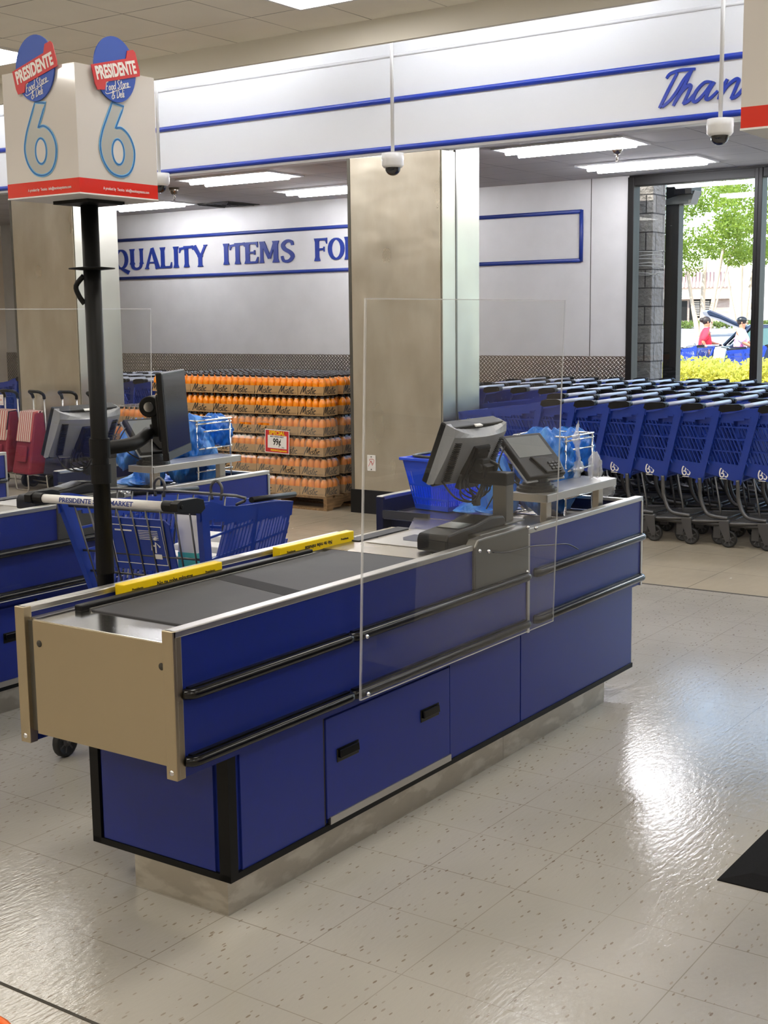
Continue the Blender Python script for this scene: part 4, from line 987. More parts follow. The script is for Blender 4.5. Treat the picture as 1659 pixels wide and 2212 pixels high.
def wheel(t, x, y, big):
    if big not in WHEEL:
        w = .014; o = MB(); o.lathe([(.022, -w * .7), (.047, -w * .7), (.05, -w), (.060, -w), (.0625, -w * .6), (.0625, w * .6), (.060, w), (.05, w), (.047, w * .7), (.022, w * .7)], (0, 0, 0), 20, 'y')
        ob = o.build('wheel', M['tire'], None); WHEEL[big] = ob.data; bpy.data.objects.remove(ob)
        o = MB(); o.lathe([(0, -w), (.012, -w), (.014, -w * .8), (.022, -w * .8), (.022, w * .8), (.014, w * .8), (.012, w), (0, w)], (0, 0, 0), 12, 'y')
        for k in range(7):
            a = 2 * math.pi * k / 7; c, s = math.cos(a), math.sin(a); o.box(.018, .048, -w * .72, w * .72, -.004, .004) if k == 0 else o.hexa([tuple((q[0] * c - q[2] * s, q[1], q[0] * s + q[2] * c)) for q in [(.018, -w * .72, -.004), (.048, -w * .72, -.004), (.048, w * .72, -.004), (.018, w * .72, -.004), (.018, -w * .72, .004), (.048, -w * .72, .004), (.048, w * .72, .004), (.018, w * .72, .004)]])
        ob = o.build('wheel_hub', M['greymetal'], None); WHEEL['h', big] = ob.data; bpy.data.objects.remove(ob)
    a = bpy.data.objects.new('wheel', WHEEL[big]); COL.objects.link(a); a.parent = t; a.location = (x, y, .0625)
    b = bpy.data.objects.new('wheel_hub', WHEEL['h', big]); COL.objects.link(b); b.parent = a

lane_cart = make_cart(True)
lane_cart.location = (3.415, 3.565, 0); lane_cart.rotation_euler = (0, 0, R(8.5)); lane_cart['label'] = 'blue shopping cart with white lettered handle standing between the two counters'
nest = make_cart(False)
GR = 'nested shopping carts parked by the far wall'
names_row = ['front row', 'second row', 'third row', 'fourth row', 'back row']
first = True
for r in range(5):
    xc = 9.43 + .745 * r; y = 4.805 if r == 0 else 4.83 + .03 * r
    top = [4.805, 5.12, 12.9, 12.75, 12.6][r]
    k = 0; y = top; off = [0, .02, -.03, .05, .01][r]
    n = 0
    while y > [2.4, 2.75, 3.1, 3.4, 3.7][r]:
        if r > 1 and 6.2 < y < 10.9 and y < 10.9 and y > 6.9 and r < 5 and not (y > 10.6): 
            y -= .29; continue
        s = 'right of the steel column' if y < 7 else 'behind the black pole at the left'
        pos = 'leftmost' if n == 0 else 'number %d from its left end' % (n + 1)
        if y < 7: lb = 'nested blue cart right of the steel column, %s, %s' % (names_row[r], pos)
        else: lb = 'nested blue cart behind the low juice stack, %s, number %d from the left' % (names_row[r], round((top - y) / .29) + 1)
        place(nest, (xc, y + off, 0), R(90), lb, GR, first); first = False
        y -= .29; n += 1 if y < 7 else 0
    

# goods in the lane cart
def cartp(x, y, z): 
    a = R(8.5); return (3.415 + x * math.cos(a) - y * math.sin(a), 3.565 + x * math.sin(a) + y * math.cos(a), z)
def carton(name, x, y, z, sx, sy, sz, m_, label, cat, group=None, rz=0, mats2=None):
    o = MB(); c = cartp(x, y, z); o.X = Matrix.Translation(c) @ Matrix.Rotation(R(8.5 + rz), 4, 'Z'); o.box(-sx / 2, sx / 2, -sy / 2, sy / 2, 0, sz)
    return tag(o.build(name, m_, None, c, bevel=.004), label, cat, group), o.X
for k in range(3):
    t, X = carton('white_pack', .36 + k * .12, -.03 + .01 * k, .56 + k * .022, .10, .24, .20, M['boxwhite'], ['white pack in the lane cart, nearest its handle', 'white pack in the lane cart, middle of three', 'white pack in the lane cart, nearest its nose'][k], 'package', 'white packs in the lane cart')
    o = MB(); o.X = X; o.box(-.0505, .0505, -.1205, -.119, .01, .09); o.build('red_print', M['packred'], t)
t, X = carton('tall_carton', .17, -.17, .66, .05, .09, .32, M['boxwhite'], 'tall white and teal carton standing in the child seat of the lane cart', 'carton')
o = MB(); o.X = X; o.box(-.0255, .0255, -.0455, .0455, .0, .15); o.build('teal_print', M['teal'], t)
# grey lidded bin beside the cart
o = MB(); c = (3.80, 3.19, .60); o.X = Matrix.Translation(c); o.box(-.17, .17, -.09, .09, 0, .15)
t = thing('grey_bin', c, 'dark grey lidded plastic case between the cart and the counter ledge', 'case'); o.build('body', M['black'], t, bevel=.012)
o = MB(); o.X = Matrix.Translation(c); o.box(-.18, .18, -.10, .10, .15, .18); o.build('lid', M['tire'], t, bevel=.012)
o = MB(); o.X = Matrix.Translation(c); o.box(-.05, .05, -.05, .05, .18, .185); o.build('lid_handle', M['black'], t, bevel=.003)
o = MB(); o.X = Matrix.Translation((c[0], c[1], 0)); o.box(-.16, .16, -.08, .08, 0, .6); o.build('stand', M['black'], t)

# ------------------------------------------------------------------ hand basket, bags and rack on the bagging end
def make_basket():
    t = thing('hand_basket', (5.165, 3.18, .812), 'bright blue plastic shopping basket behind the cashier monitor', 'basket')
    cx, cy, z0, hh = 5.165, 3.18, .812, .235
    bx, by, tx, ty = .18, .10, .225, .14
    BX = Matrix.Translation((cx, cy, 0)) @ Matrix.Rotation(R(-8), 4, 'Z') @ Matrix.Translation((-cx, -cy, 0))
    def wall(a, b, u):      # point on wall plane: a in -1..1 along, u 0..1 height
        pass
    def ptx(side, a, u):    # side 0: -x face (along y), 1: -y face (along x), 2:+x, 3:+y
        X = bx + (tx - bx) * u; Y = by + (ty - by) * u
        return {0: (cx - X, cy - a * Y, z0 + hh * u), 1: (cx + a * X, cy - Y, z0 + hh * u), 2: (cx + X, cy + a * Y, z0 + hh * u), 3: (cx - a * X, cy + Y, z0 + hh * u)}[side]
    o = MB(); o.X = BX
    def patch(side, a0, a1, u0, u1):
        p = [ptx(side, a0, u0), ptx(side, a1, u0), ptx(side, a1, u1), ptx(side, a0, u1)]
        n = {0: (.005, 0, 0), 1: (0, .005, 0), 2: (-.005, 0, 0), 3: (0, -.005, 0)}[side]
        q = [tuple(Vector(v) + Vector(n)) for v in p]
        o.add(p + q, [(0, 1, 2, 3), (7, 6, 5, 4), (0, 4, 5, 1), (1, 5, 6, 2), (2, 6, 7, 3), (3, 7, 4, 0)])
    for s in range(4):
        for u0, u1 in ((0, .10), (.20, .24), (.47, .51), (.76, 1.0)): patch(s, -1, 1, u0, u1)
        n = 22 if s % 2 else 15
        for u0, u1 in ((.10, .20), (.24, .47)):
            for k in range(n + 1): a = -1 + 2 * k / n; w = .9 / n; patch(s, max(-1, a - w / 2), min(1, a + w / 2), u0, u1)
        patch(s, -.68, .68, .51, .76)
        for k in range(4):
            for e in (-1, 1): a = e * (.72 + k * .085); patch(s, a - .02, a + .02, .51, .76)
    o.box(cx - bx, cx + bx, cy - by, cy + by, z0, z0 + .006)
    o.build('body', M['basketblue'], t)
    o = MB(); o.X = BX; zt = z0 + hh
    for a in ((cx - tx - .012, cx + tx + .012, cy - ty - .012, cy - ty + .006), (cx - tx - .012, cx + tx + .012, cy + ty - .006, cy + ty + .012), (cx - tx - .012, cx - tx + .006, cy - ty, cy + ty), (cx + tx - .006, cx + tx + .012, cy - ty, cy + ty)):
        o.box(*a, zt - .006, zt + .008)
    o.build('rim', M['basketblue'], t, bevel=.003)
    for s in (-1, 1):
        o = MB(); o.X = BX; o.tube(smooth([(cx + s * .02, cy - ty, zt + .012), (cx + s * .10, cy - ty + .01, zt + .016), (cx + s * .20, cy - ty + .05, zt + .016), (cx + s * .225, cy, zt + .016), (cx + s * .20, cy + ty - .05, zt + .016), (cx + s * .02, cy + ty, zt + .012)], 4), .007, 8); o.build('handle', M['cord'], t)
    return t
make_basket()

def bag(name, pts_fn, label, n=56, m_=34, mt='bagblue', group='blue plastic bags', parent=None, org=None):
    o = MB(); vs = [pts_fn(i / n, j / m_) for j in range(m_ + 1) for i in range(n)]
    fs = [(j * n + i, j * n + (i + 1) % n, (j + 1) * n + (i + 1) % n, (j + 1) * n + i) for j in range(m_) for i in range(n)]
    o.add(vs, fs, 0, True); o.f.append(tuple(reversed(range(n)))); o.m.append(0); o.sm.append(True); o.f.append(tuple(range(m_ * n, m_ * n + n))); o.m.append(0); o.sm.append(True)
    if parent: return o.build(name, M[mt], parent)
    return tag(o.build(name, M[mt], None, org), label, 'plastic bag', group)
def make_rack(dx, dy, first_label):
    t = thing('bag_rack', (5.08 + dx, 2.66 + dy, .808), first_label, 'bag rack', 'chrome wire bag racks')
    x0, x1, y0, y1, z0, z1 = 4.94 + dx, 5.20 + dx, 2.48 + dy, 2.74 + dy, .815, 1.17
    o = MB(); r = .0045
    o.tube([(x0, y0, z0), (x1, y0, z0), (x1, y1, z0), (x0, y1, z0)], r, 8, closed=True)
    for x, y in ((x0, y0), (x1, y0), (x1, y1), (x0, y1)): o.tube([(x, y, z0), (x, y, z1)], r, 8)
    for z in (z1, z1 - .018, z1 - .06, z1 - .15, z1 - .27): o.tube([(x0 - .01, y0, z), (x1 + .01, y0, z)], r, 8)
    o.tube([(x0, y1, z1), (x1, y1, z1)], r, 8); o.tube([(x0, y0, z1), (x0, y1, z1)], r, 8); o.tube([(x1, y0, z1), (x1, y1, z1)], r, 8)
    o.tube(smooth([(x0 - .02, y0 - .01, z0 - .004), (x0 - .01, y0, z0 + .02), (x0, y0, z0 + .05)], 4), r, 8)
    o.build('wire_frame', M['chrome'], t)
    return t
make_rack(.13, .08, 'chrome wire bag rack behind the raised shelf at the end of the nearest counter')
make_rack(.09, 2.22, 'chrome wire bag rack on the counter behind the black pole at the left')
random.seed(11)
def fold(cx, cy, cz, rx, ry, rz, seed, topw=.6, k1=9, k2=15):
    def f(u, v):
        a = 2 * math.pi * u; w = (.25 + .75 * math.sin(math.pi * min(1, .12 + v * .86)) ** .6) * (1 - (1 - topw) * v)
        wob = 1 + .08 * math.sin(k1 * a + seed + 2.5 * math.sin(v * 5 + seed)) + .055 * math.sin(k2 * a + seed * 2 - 3 * math.sin(v * 9)) + .04 * math.sin((k1 + k2) * a + 11 * v) + .05 * math.sin(7 * v + seed) + .03 * math.sin(19 * v + 3 * a)
        return (cx + rx * w * wob * math.cos(a), cy + ry * w * wob * math.sin(a), cz + rz * (v + .05 * math.sin(5 * a + seed)))
    return f
def bags_at(dx, dy, near):
    w = 'on the nearest counter' if near else 'behind the black pole'
    G = 'blue plastic bags ' + w
    bag('bag_bundle', fold(5.05 + dx, 2.62 + dy, .83, .155, .12, .28, 1.3, .95, 11, 19), 'blue bag stack hanging inside the wire rack ' + w, org=(5.05 + dx, 2.63 + dy, .83), group=G)
    bag('bag_bundle', fold(4.955 + dx, 2.60 + dy, .97, .075, .15, .23, 2.2, .8, 7, 13), 'bunched blue bag handles on the left end of the rack ' + w, org=(4.965 + dx, 2.60 + dy, .98), group=G)
    bag('bag_bundle', fold(5.215 + dx, 2.60 + dy, 1.02, .04, .13, .165, 3.2, .8, 7, 13), 'bunched blue bag handles on the right end of the rack ' + w, org=(5.215 + dx, 2.60 + dy, 1.02), group=G)
    bag('bag_bundle', fold(5.09 + dx, 2.70 + dy, 1.10, .16, .07, .085, 4.2, .7, 9, 17), 'blue bag tops gathered along the back of the rack ' + w, org=(5.09 + dx, 2.70 + dy, 1.1), group=G)
    bag('bag_bundle', fold(4.95 + dx, 2.88 + dy, .81, .19, .15, .065, 5.5, .6, 5, 11), 'flat pile of blue bags lying on the bagging deck ' + w, org=(5.03 + dx, 2.90 + dy, .81), group=G)
    bag('bag_bundle', fold(4.90 + dx, 2.80 + dy, .83, .08, .11, .24, 6.1, .5, 8, 14), 'blue bags heaped behind the card terminal ' + w, org=(4.80 + dx, 2.68 + dy, .87), group=G)
bags_at(.13, .08, True); bags_at(.09, 2.22, False)
bag('blue_bag', fold(4.78 - .04, 2.70 + 2.14, .95, .16, .12, .24, 1.7, .5, 5, 9), 'pale blue bag bulging behind the card terminal at the left', org=(4.74, 4.84, .95))
# clear produce bag tied to the rack
def stalk(u, v):
    a = 2 * math.pi * u; w = [.004, .012, .022, .03, .028, .022, .016, .014, .02, .04, .055, .03][min(11, int((1 - v) * 12))]
    w *= .62 * (1 + .3 * math.sin(3 * a + 9 * v) + .2 * math.sin(5 * a - 17 * v)); return (5.13 + .012 * math.sin(7 * v) + w * math.cos(a), 2.535 + w * math.sin(a) * .7, .99 + .25 * v)
tag(bag('clear_bag', stalk, '', 14, 24, 'clearbag', org=(5.13, 2.535, .99)), 'knotted clear plastic bag tied upright to the wire rack', 'plastic bag', 'clear plastic bags')
tag(bag('clear_bag', fold(5.13, 2.45, .995, .05, .035, .11, 2.9, .6, 5, 9), '', 20, 14, 'clearbag', org=(5.13, 2.45, .995)), 'crumpled clear bag sitting on the raised shelf by the rack', 'plastic bag', 'clear plastic bags')
tag(bag('clear_bag', fold(5.25, 2.46, .90, .045, .05, .085, 4.4, .9, 5, 9), '', 20, 14, 'clearbag', org=(5.25, 2.46, .9)), 'clear bag hanging below the right end of the raised shelf', 'plastic bag', 'clear plastic bags')
o = MB(); o.tube(smooth([(4.02, 2.322, .845), (4.12, 2.314, .832), (4.30, 2.316, .826), (4.45, 2.318, .808), (4.60, 2.316, .79), (4.72, 2.325, .75)], 5), .0025, 6)
tag(o.build('thin_cable', M['cord'], None, (4.3, 2.32, .82)), 'thin black cable sagging across the front behind the acrylic shield', 'cable')

# ------------------------------------------------------------------ juice display
BOT = MB(); BOT.lathe([(0, 0), (.031, 0), (.034, .006), (.034, .095), (.0335, .112), (.026, .128), (.017, .140), (.0155, .150)], n=12, mis=[0, 0, 0, 0, 0, 0, 1])
BOT.lathe([(.0165, .148), (.0185, .150), (.0185, .166), (.017, .168), (0, .168)], n=12, mi=2)
bo = BOT.build('bottle', [M['juice'], M['neck'], M['cap']], None); BOTM = bo.data; bpy.data.objects.remove(bo)
CASES = {}
def make_case(nx, ny, wrapped, hole):
    """nx bottles deep (x), ny wide (y); origin at the front right floor corner; open front is -x"""
    t = thing('juice_case', (0, 0, 0), '', 'case of juice', 'cases of orange juice on the pallet')
    p = .072; dx, dy = nx * p, ny * p; e = .002
    o = MB(); h = .078
    o.box(e, e + .003, e, dy - e, .002, h); o.box(dx - e - .003, dx - e, e, dy - e, .002, h); o.box(e, dx - e, e, e + .003, .002, h); o.box(e, dx - e, dy - e - .003, dy - e, .002, h); o.box(e, dx - e, e, dy - e, .0, .004)
    tr = o.build('tray', M['card'], t)
    o = MB(); hand(o, 'Mistic.', .068, .0085, face_matrix((e - .0006, dy * .60, .040), (0, -1, 0)), .35)
    o.X = face_matrix((e - .0006, 0, 0), (0, -1, 0)); o.box(-dy * .30, -dy * .06, .012, .014, 0, .0006); o.box(-dy * .28, -dy * .06, .019, .0205, 0, .0006); o.build('printed_name', M['ink'], tr)
    o = MB(); hand(o, 'Mistic.', .068, .0085, face_matrix((dx * .42, e - .0006, .040), (1, 0, 0)), .35); o.build('printed_name', M['ink'], tr)
    for i in range(nx):
        for j in range(ny):
            b = bpy.data.objects.new('bottle', BOTM); COL.objects.link(b); b.parent = t; b.location = (p * (i + .5), p * (j + .5), .005)
    if wrapped:
        o = MB(); g = .001
        # film: straight to the shoulder, then drawn in over the caps
        lv = [(0, 0), (.10, 0), (.13, .006), (.158, .022), (.176, .028)]
        ring = []
        for z, ins in lv: ring += [(-g + ins, -g + ins, z), (dx + g - ins, -g + ins, z), (dx + g - ins, dy + g - ins, z), (-g + ins, dy + g - ins, z)]
        fs = []
        for q in range(4):
            for k in range(4): fs.append((q * 4 + k, q * 4 + (k + 1) % 4, q * 4 + 4 + (k + 1) % 4, q * 4 + 4 + k))
        if hole:   # oval opening in the front, low or high
            fs = [f for f in fs if not (f[0] in (3,) and f[1] == 0)]
            n = 20; cz = .055 if hole == 1 else .092; ry, rz_ = dy * .33, .034
            base = len(ring); el = [(-g, dy / 2 + ry * math.cos(2 * math.pi * k / n + math.pi / n), cz * .9 + rz_ * math.sin(2 * math.pi * k / n + math.pi / n)) for k in range(n)]
            ring += el; rect = []
            for k in range(n):
                a = 2 * math.pi * k / n + math.pi / n; c, s = math.cos(a), math.sin(a); m_ = max(abs(c), abs(s)); yy = dy / 2 + (dy / 2 + g) * c / m_; zz = .05 + .05 * s / m_
                ring.append((-g, yy, zz))
            for k in range(n): fs.append((base + k, base + (k + 1) % n, base + n + (k + 1) % n, base + n + k))
        fs.append((16, 17, 18, 19)); o.add(ring, fs, 0); o.build('shrink_wrap', M['film'], t)
    return t
PROTO = {}
def case_at(x, y, z, nx, ny, wrapped, hole, label):
    key = (nx, ny, wrapped, hole)
    if key not in PROTO: PROTO[key] = make_case(*key); return place(PROTO[key], (x, y, z), 0, label, None, True)
    return place(PROTO[key], (x, y, z), 0, label)
random.seed(5)
FL = ['bottom', 'second', 'third', 'fourth', 'fifth', 'top']
Z0, DZ = .128, .1805
for lay in range(6):
    z = Z0 + DZ * lay; wrapped = lay < 4
    seq = [4, 4, 3, 4, 3, 4, 3, 4] if lay % 2 == 0 else [4, 3, 4, 4, 3, 4, 4, 3]
    if lay in (2, 3): random.shuffle(seq)
    y = 6.98; jx = random.uniform(-.012, .006)
    for k, ny in enumerate(seq):
        nx = 4 if ny == 3 else 3; w = wrapped and not (lay == 3 and k == 5); hole = 0
        if w and ny == 3: hole = 1 if lay != 3 else 2
        lb = '%s juice case on the tall stack front, %s layer, %s' % ('wrapped' if w else 'open tray', FL[lay], 'at the right corner' if k == 0 else 'number %d from right' % (k + 1))
        case_at(9.10 + jx + random.uniform(-.004, .004), y, z, nx, ny, w, hole, lb); y += ny * .072 + .0012
    for r in range(1, 5):       # rows behind
        x = 9.10 + .30 + (r - 1) * .225
        cols = range(7) if lay == 5 else (0, 6)
        for c in cols:
            yy = 6.98 + c * .2985
            if lay < 5 and c == 0: case_at(x, yy, z, 3, 4, wrapped, 0, 'juice case on the tall stack right side, %s layer, number %d from the front' % (FL[lay], r + 1))
            else: case_at(x, yy, z, 3, 4, wrapped and lay < 5, 0, ('juice case on top of the tall stack, row %d from front, number %d from right' if lay == 5 else 'juice case inside the tall stack, ' + FL[lay] + ' layer, row %d from front, column %d') % (r + 1, c + 1))
# lower stack to the left
for lay in range(4):
    z = Z0 + DZ * lay
    for c in range(3):
        for r in range(4 if lay == 3 else 1):
            case_at(9.32 + r * .225, 9.16 + c * .29, z, 3, 4, True, 0, 'wrapped juice case of the low left stack, layer %d up, column %d, row %d' % (lay + 1, c + 1, r + 1))
def pallet(x0, x1, y0, y1, label):
    t = thing('wooden_pallet', ((x0 + x1) / 2, (y0 + y1) / 2, 0), label, 'pallet', 'wooden pallets under the juice')
    n = 8
    for k in range(n):
        a = x0 + (x1 - x0 - .09) * k / (n - 1); MB().box(a, a + .09, y0, y1, .108, .127).build('deck_board', M['wood'], t)
    for k in range(3):
        a = y0 + (y1 - y0 - .04) * k / 2; o = MB(); o.prism([(x0, .02), (x0 + .2, .02), (x0 + .25, .055), (x0 + .45, .055), (x0 + .5, .02), (x1 - .5, .02), (x1 - .45, .055), (x1 - .25, .055), (x1 - .2, .02), (x1, .02), (x1, .108), (x0, .108)], a, a + .04, 'xz'); o.build('stringer', M['wood'], t)
    for k in range(4):
        a = x0 + (x1 - x0 - .09) * k / 3; MB().box(a, a + .09, y0, y1, 0, .02).build('bottom_board', M['wood'], t)
pallet(9.10, 10.32, 6.96, 8.06, 'wooden pallet at floor level under the right half of the juice display')
pallet(9.10, 10.32, 8.10, 9.12, 'wooden pallet under the left half of the juice display, mostly hidden')
pallet(9.32, 10.30, 9.16, 10.06, 'wooden pallet under the low juice stack at the left')
# price card
t = thing('price_card', (9.07, 7.50, .6), 'red SPECIAL 99 cent price card hanging on the juice cases', 'sign')
F = face_matrix((9.072, 7.497, .605), (0, -1, 0)) @ Matrix.Rotation(R(-2), 4, 'Z')
o = MB(); o.X = F; o.box(-.142, .142, -.107, .107, -.002, 0); o.build('card', M['paper'], t)
o = MB(); o.X = F; o.box(-.135, .135, -.10, .10, 0, .0008); o.build('red_border', M['logored'], t)
o = MB(); o.X = F; o.box(-.108, .112, -.062, .055, .0008, .0016); o.build('white_field', M['paper'], t)
text('heading', 'SPECIAL', .05, M['yellow'], t, F @ Matrix.Translation((0, .076, .001)), 1.05, .0016, .0006)
text('product_line', 'MISTIC ORANGE CARROT', .016, M['ink'], t, F @ Matrix.Translation((0, .043, .0018)), .85, .0005, .0004)
text('price', '99\u00a2', .085, M['ink'], t, F @ Matrix.Translation((0, -.006, .0018)), .75, .0022, .0006)
text('size_note', '16 oz', .016, M['ink'], t, F @ Matrix.Translation((.07, -.05, .0018)), .8, .0005, .0004)
text('store_line', 'PRESIDENTE Supermarket', .022, M['yellow'], t, F @ Matrix.Translation((.02, -.082, .001)), .78, .0008, .0006)

# ------------------------------------------------------------------ folding shopping trolleys
def trolley(x, y, rz, striped, label, tagged=False):
    t = thing('shopping_trolley', (x, y, 0), label, 'trolley', 'folding shopping trolleys')
    X = Matrix.Translation((x, y, 0)) @ Matrix.Rotation(R(rz), 4, 'Z')     # front is -x
    c = M['maroon'] if striped else M['navycanvas']
    o = MB(); o.X = X
    o.hexa([(-.17, -.165, .17), (.10, -.165, .17), (.10, .165, .17), (-.17, .165, .17), (-.05, -.13, .80), (.06, -.13, .80), (.06, .13, .80), (-.05, .13, .80)])
    o.build('bag', c, t, bevel=.02)
    o = MB(); o.X = X; o.hexa([(-.185, -.11, .30), (-.16, -.11, .30), (-.16, .06, .30), (-.185, .06, .30), (-.155, -.11, .46), (-.13, -.11, .46), (-.13, .06, .46), (-.155, .06, .46)]); o.build('pocket', c, t, bevel=.008)
    if striped:
        o = MB(); o.X = X; o.hexa([(-.125, -.13, .50), (-.11, -.13, .50), (-.11, .13, .50), (-.125, .13, .50), (-.066, -.125, .805), (.06, -.125, .815), (.06, .125, .815), (-.066, .125, .805)]); o.build('striped_flap', M['stripes'], t, bevel=.006)
    o = MB(); o.X = X
    for s in (-1, 1): o.tube([(.09, s * .11, .12), (.09, s * .10, .95)], .009, 8)
    for s in (-1, 1): o.tube(smooth([(.10, s * .12, .17), (-.14, s * .12, .165), (-.155, s * .12, .14), (-.15, s * .11, .02), (-.145, s * .08, .008), (-.145, 0, .008)], 4), .008, 8)
    o.tube([(.09, -.2, .07), (.09, .2, .07)], .008, 8); o.tube([(.09, -.12, .12), (-.1, -.12, .165)], .006, 6)
    o.build('frame', M['alu'], t)
    o = MB(); o.X = X; o.tube(smooth([(.09, -.10, .93), (.08, -.105, .97), (.04, -.09, 1.0), (.02, 0, 1.005), (.04, .09, 1.0), (.08, .105, .97), (.09, .10, .93)], 5), .016, 10); o.build('handle', M['black'], t)
    for s in (-1, 1):
        o = MB(); o.X = X; o.lathe([(0, -.012), (.02, -.014), (.02, -.008), (.055, -.008), (.058, -.014), (.073, -.012), (.075, 0), (.073, .012), (.058, .014), (.055, .008), (.02, .008), (.02, .014), (0, .012)], (.09, s * .19, .075), 20, 'y'); o.build('wheel', M['tire'], t)
    if tagged:
        o = MB(); o.X = X; o.box(-.07, -.068, -.07, .05, .86, .97); g = o.build('price_tag', M['paper'], t)
        o = MB(); o.X = X @ face_matrix((-.0705, -.01, .915), (0, -1, 0)); o.ribbon([(-.045, -.04), (.045, -.04), (.045, .04), (-.045, .04)], .003, .0006, 0, True)
        o.ribbon(smooth([(-.035, .0), (-.02, .012), (-.01, -.008), (.01, .012), (.02, -.008), (.035, .006)], 3), .006, .0006); o.build('print', M['logored'], g)
        o = MB(); hand(o, 'ss', .03, .005, X @ face_matrix((-.188, -.02, .40), (0, -1, 0))); o.build('pocket_mark', M['paper'], t)
    return t
trolley(8.85, 10.98, 0, True, 'maroon trolley with striped flap and price tag at the left edge', True)
trolley(8.85, 10.56, -8, True, 'maroon trolley with striped flap next to the left monitor')
trolley(8.92, 10.16, 3, False, 'dark folding trolley, only its black looped handle above the left monitor')
trolley(8.90, 9.74, -4, False, 'dark folding trolley nearest the black pole, partly behind the monitor')

# floor mat and the orange thing in the corner
o = MB(); o.prism([(3.6, 1.30), (3.6, .40), (4.9, .40), (4.9, 1.30)], 0, .003); o.hexa([(3.6, .40, .003), (4.9, .40, .003), (4.9, 1.30, .003), (3.6, 1.30, .003), (3.68, .48, .014), (4.82, .48, .014), (4.82, 1.22, .014), (3.68, 1.22, .014)])
t = tag(o.build('floor_mat', M['mat'], None, (4.2, .85, 0)), 'black rubber anti-fatigue mat at the lower right edge', 'mat')
o = MB(); o.ribbon([(3.76, .56), (4.74, .56), (4.74, 1.15), (3.76, 1.15)], .006, .0155, 0, True)
for k in range(5): o.ribbon([(3.80 + k * .2, .60), (3.90 + k * .2, 1.10)], .004, .0152)
o.build('raised_pattern', M['black'], t)
t = thing('orange_bucket', (1.62, 2.30, 0), 'orange plastic rim just showing in the lower left corner', 'bucket')
MB().lathe([(0, .0), (.10, .0), (.125, .12), (.13, .125), (.12, .13), (.115, .12), (.09, .01), (0, .01)], (1.62, 2.30, 0), 32).build('body', M['orange'], t)

# ------------------------------------------------------------------ outside the window
def pol(a, d, z=0): return Vector((d * math.cos(R(a)), d * math.sin(R(a)), z))
o = MB(); o.add([(13.16, -20, -.03), (46, -20, -.03), (46, 40, -.03), (13.16, 60, -.03)], [(0, 1, 2, 3)]); o.add([(46, -20, -.03), (100, -20, .8), (100, 90, .8), (46, 40, -.03)], [(0, 1, 2, 3)]); o.add([(100, -60, .8), (220, -60, .9), (220, 160, .9), (100, 160, .8)], [(0, 1, 2, 3)])
struct('floor_parking', o, M['asphalt'])
o = MB(); o.box(13.16, 17.5, -10, 30, -.05, .0); o.box(21.6, 22.4, 0, 30, -.05, .06); struct('floor_sidewalk', o, M['concrete'])
# block wing wall and steel post with lantern box
t = tag(MB().box(13.45, 13.8, 5.77, 6.9, -.02, 3.6).build('block_wall', M['block'], None, (13.7, 6.2, 0), bevel=.01), 'rough grey split-block wall end outside the window, left side', 'wall')
t = thing('canopy_post', (14.05, 5.52, 0), 'dark steel post with a boxy light fitting outside the window', 'post')
MB().box(13.98, 14.12, 5.69, 5.85, -.02, 3.15).build('post', M['frame'], t, bevel=.006)
o = MB(); o.prism([(5.55, 2.92), (5.84, 2.92), (5.84, 2.98), (5.50, 3.06)], 13.95, 14.15, 'yz'); o.build('bracket', M['olive'], t, bevel=.004)
MB().box(13.9, 14.2, 5.52, 5.72, 3.02, 3.20).build('light_box', M['frame'], t, bevel=.005)
random.seed(2)
for k in range(7):
    z = 2.12 + k * .045; o = MB(); o.tube(smooth([(13.43, 5.64, z), (13.42, 5.8, z + random.uniform(-.03, .04)), (13.43, 6.0, z + random.uniform(-.02, .05))], 4), .005, 5)
    tag(o.build('wire', M['rope'], None, (13.43, 5.8, z)), 'pale wires strung across the split-block wall outside', 'wire', 'pale wires on the block wall')

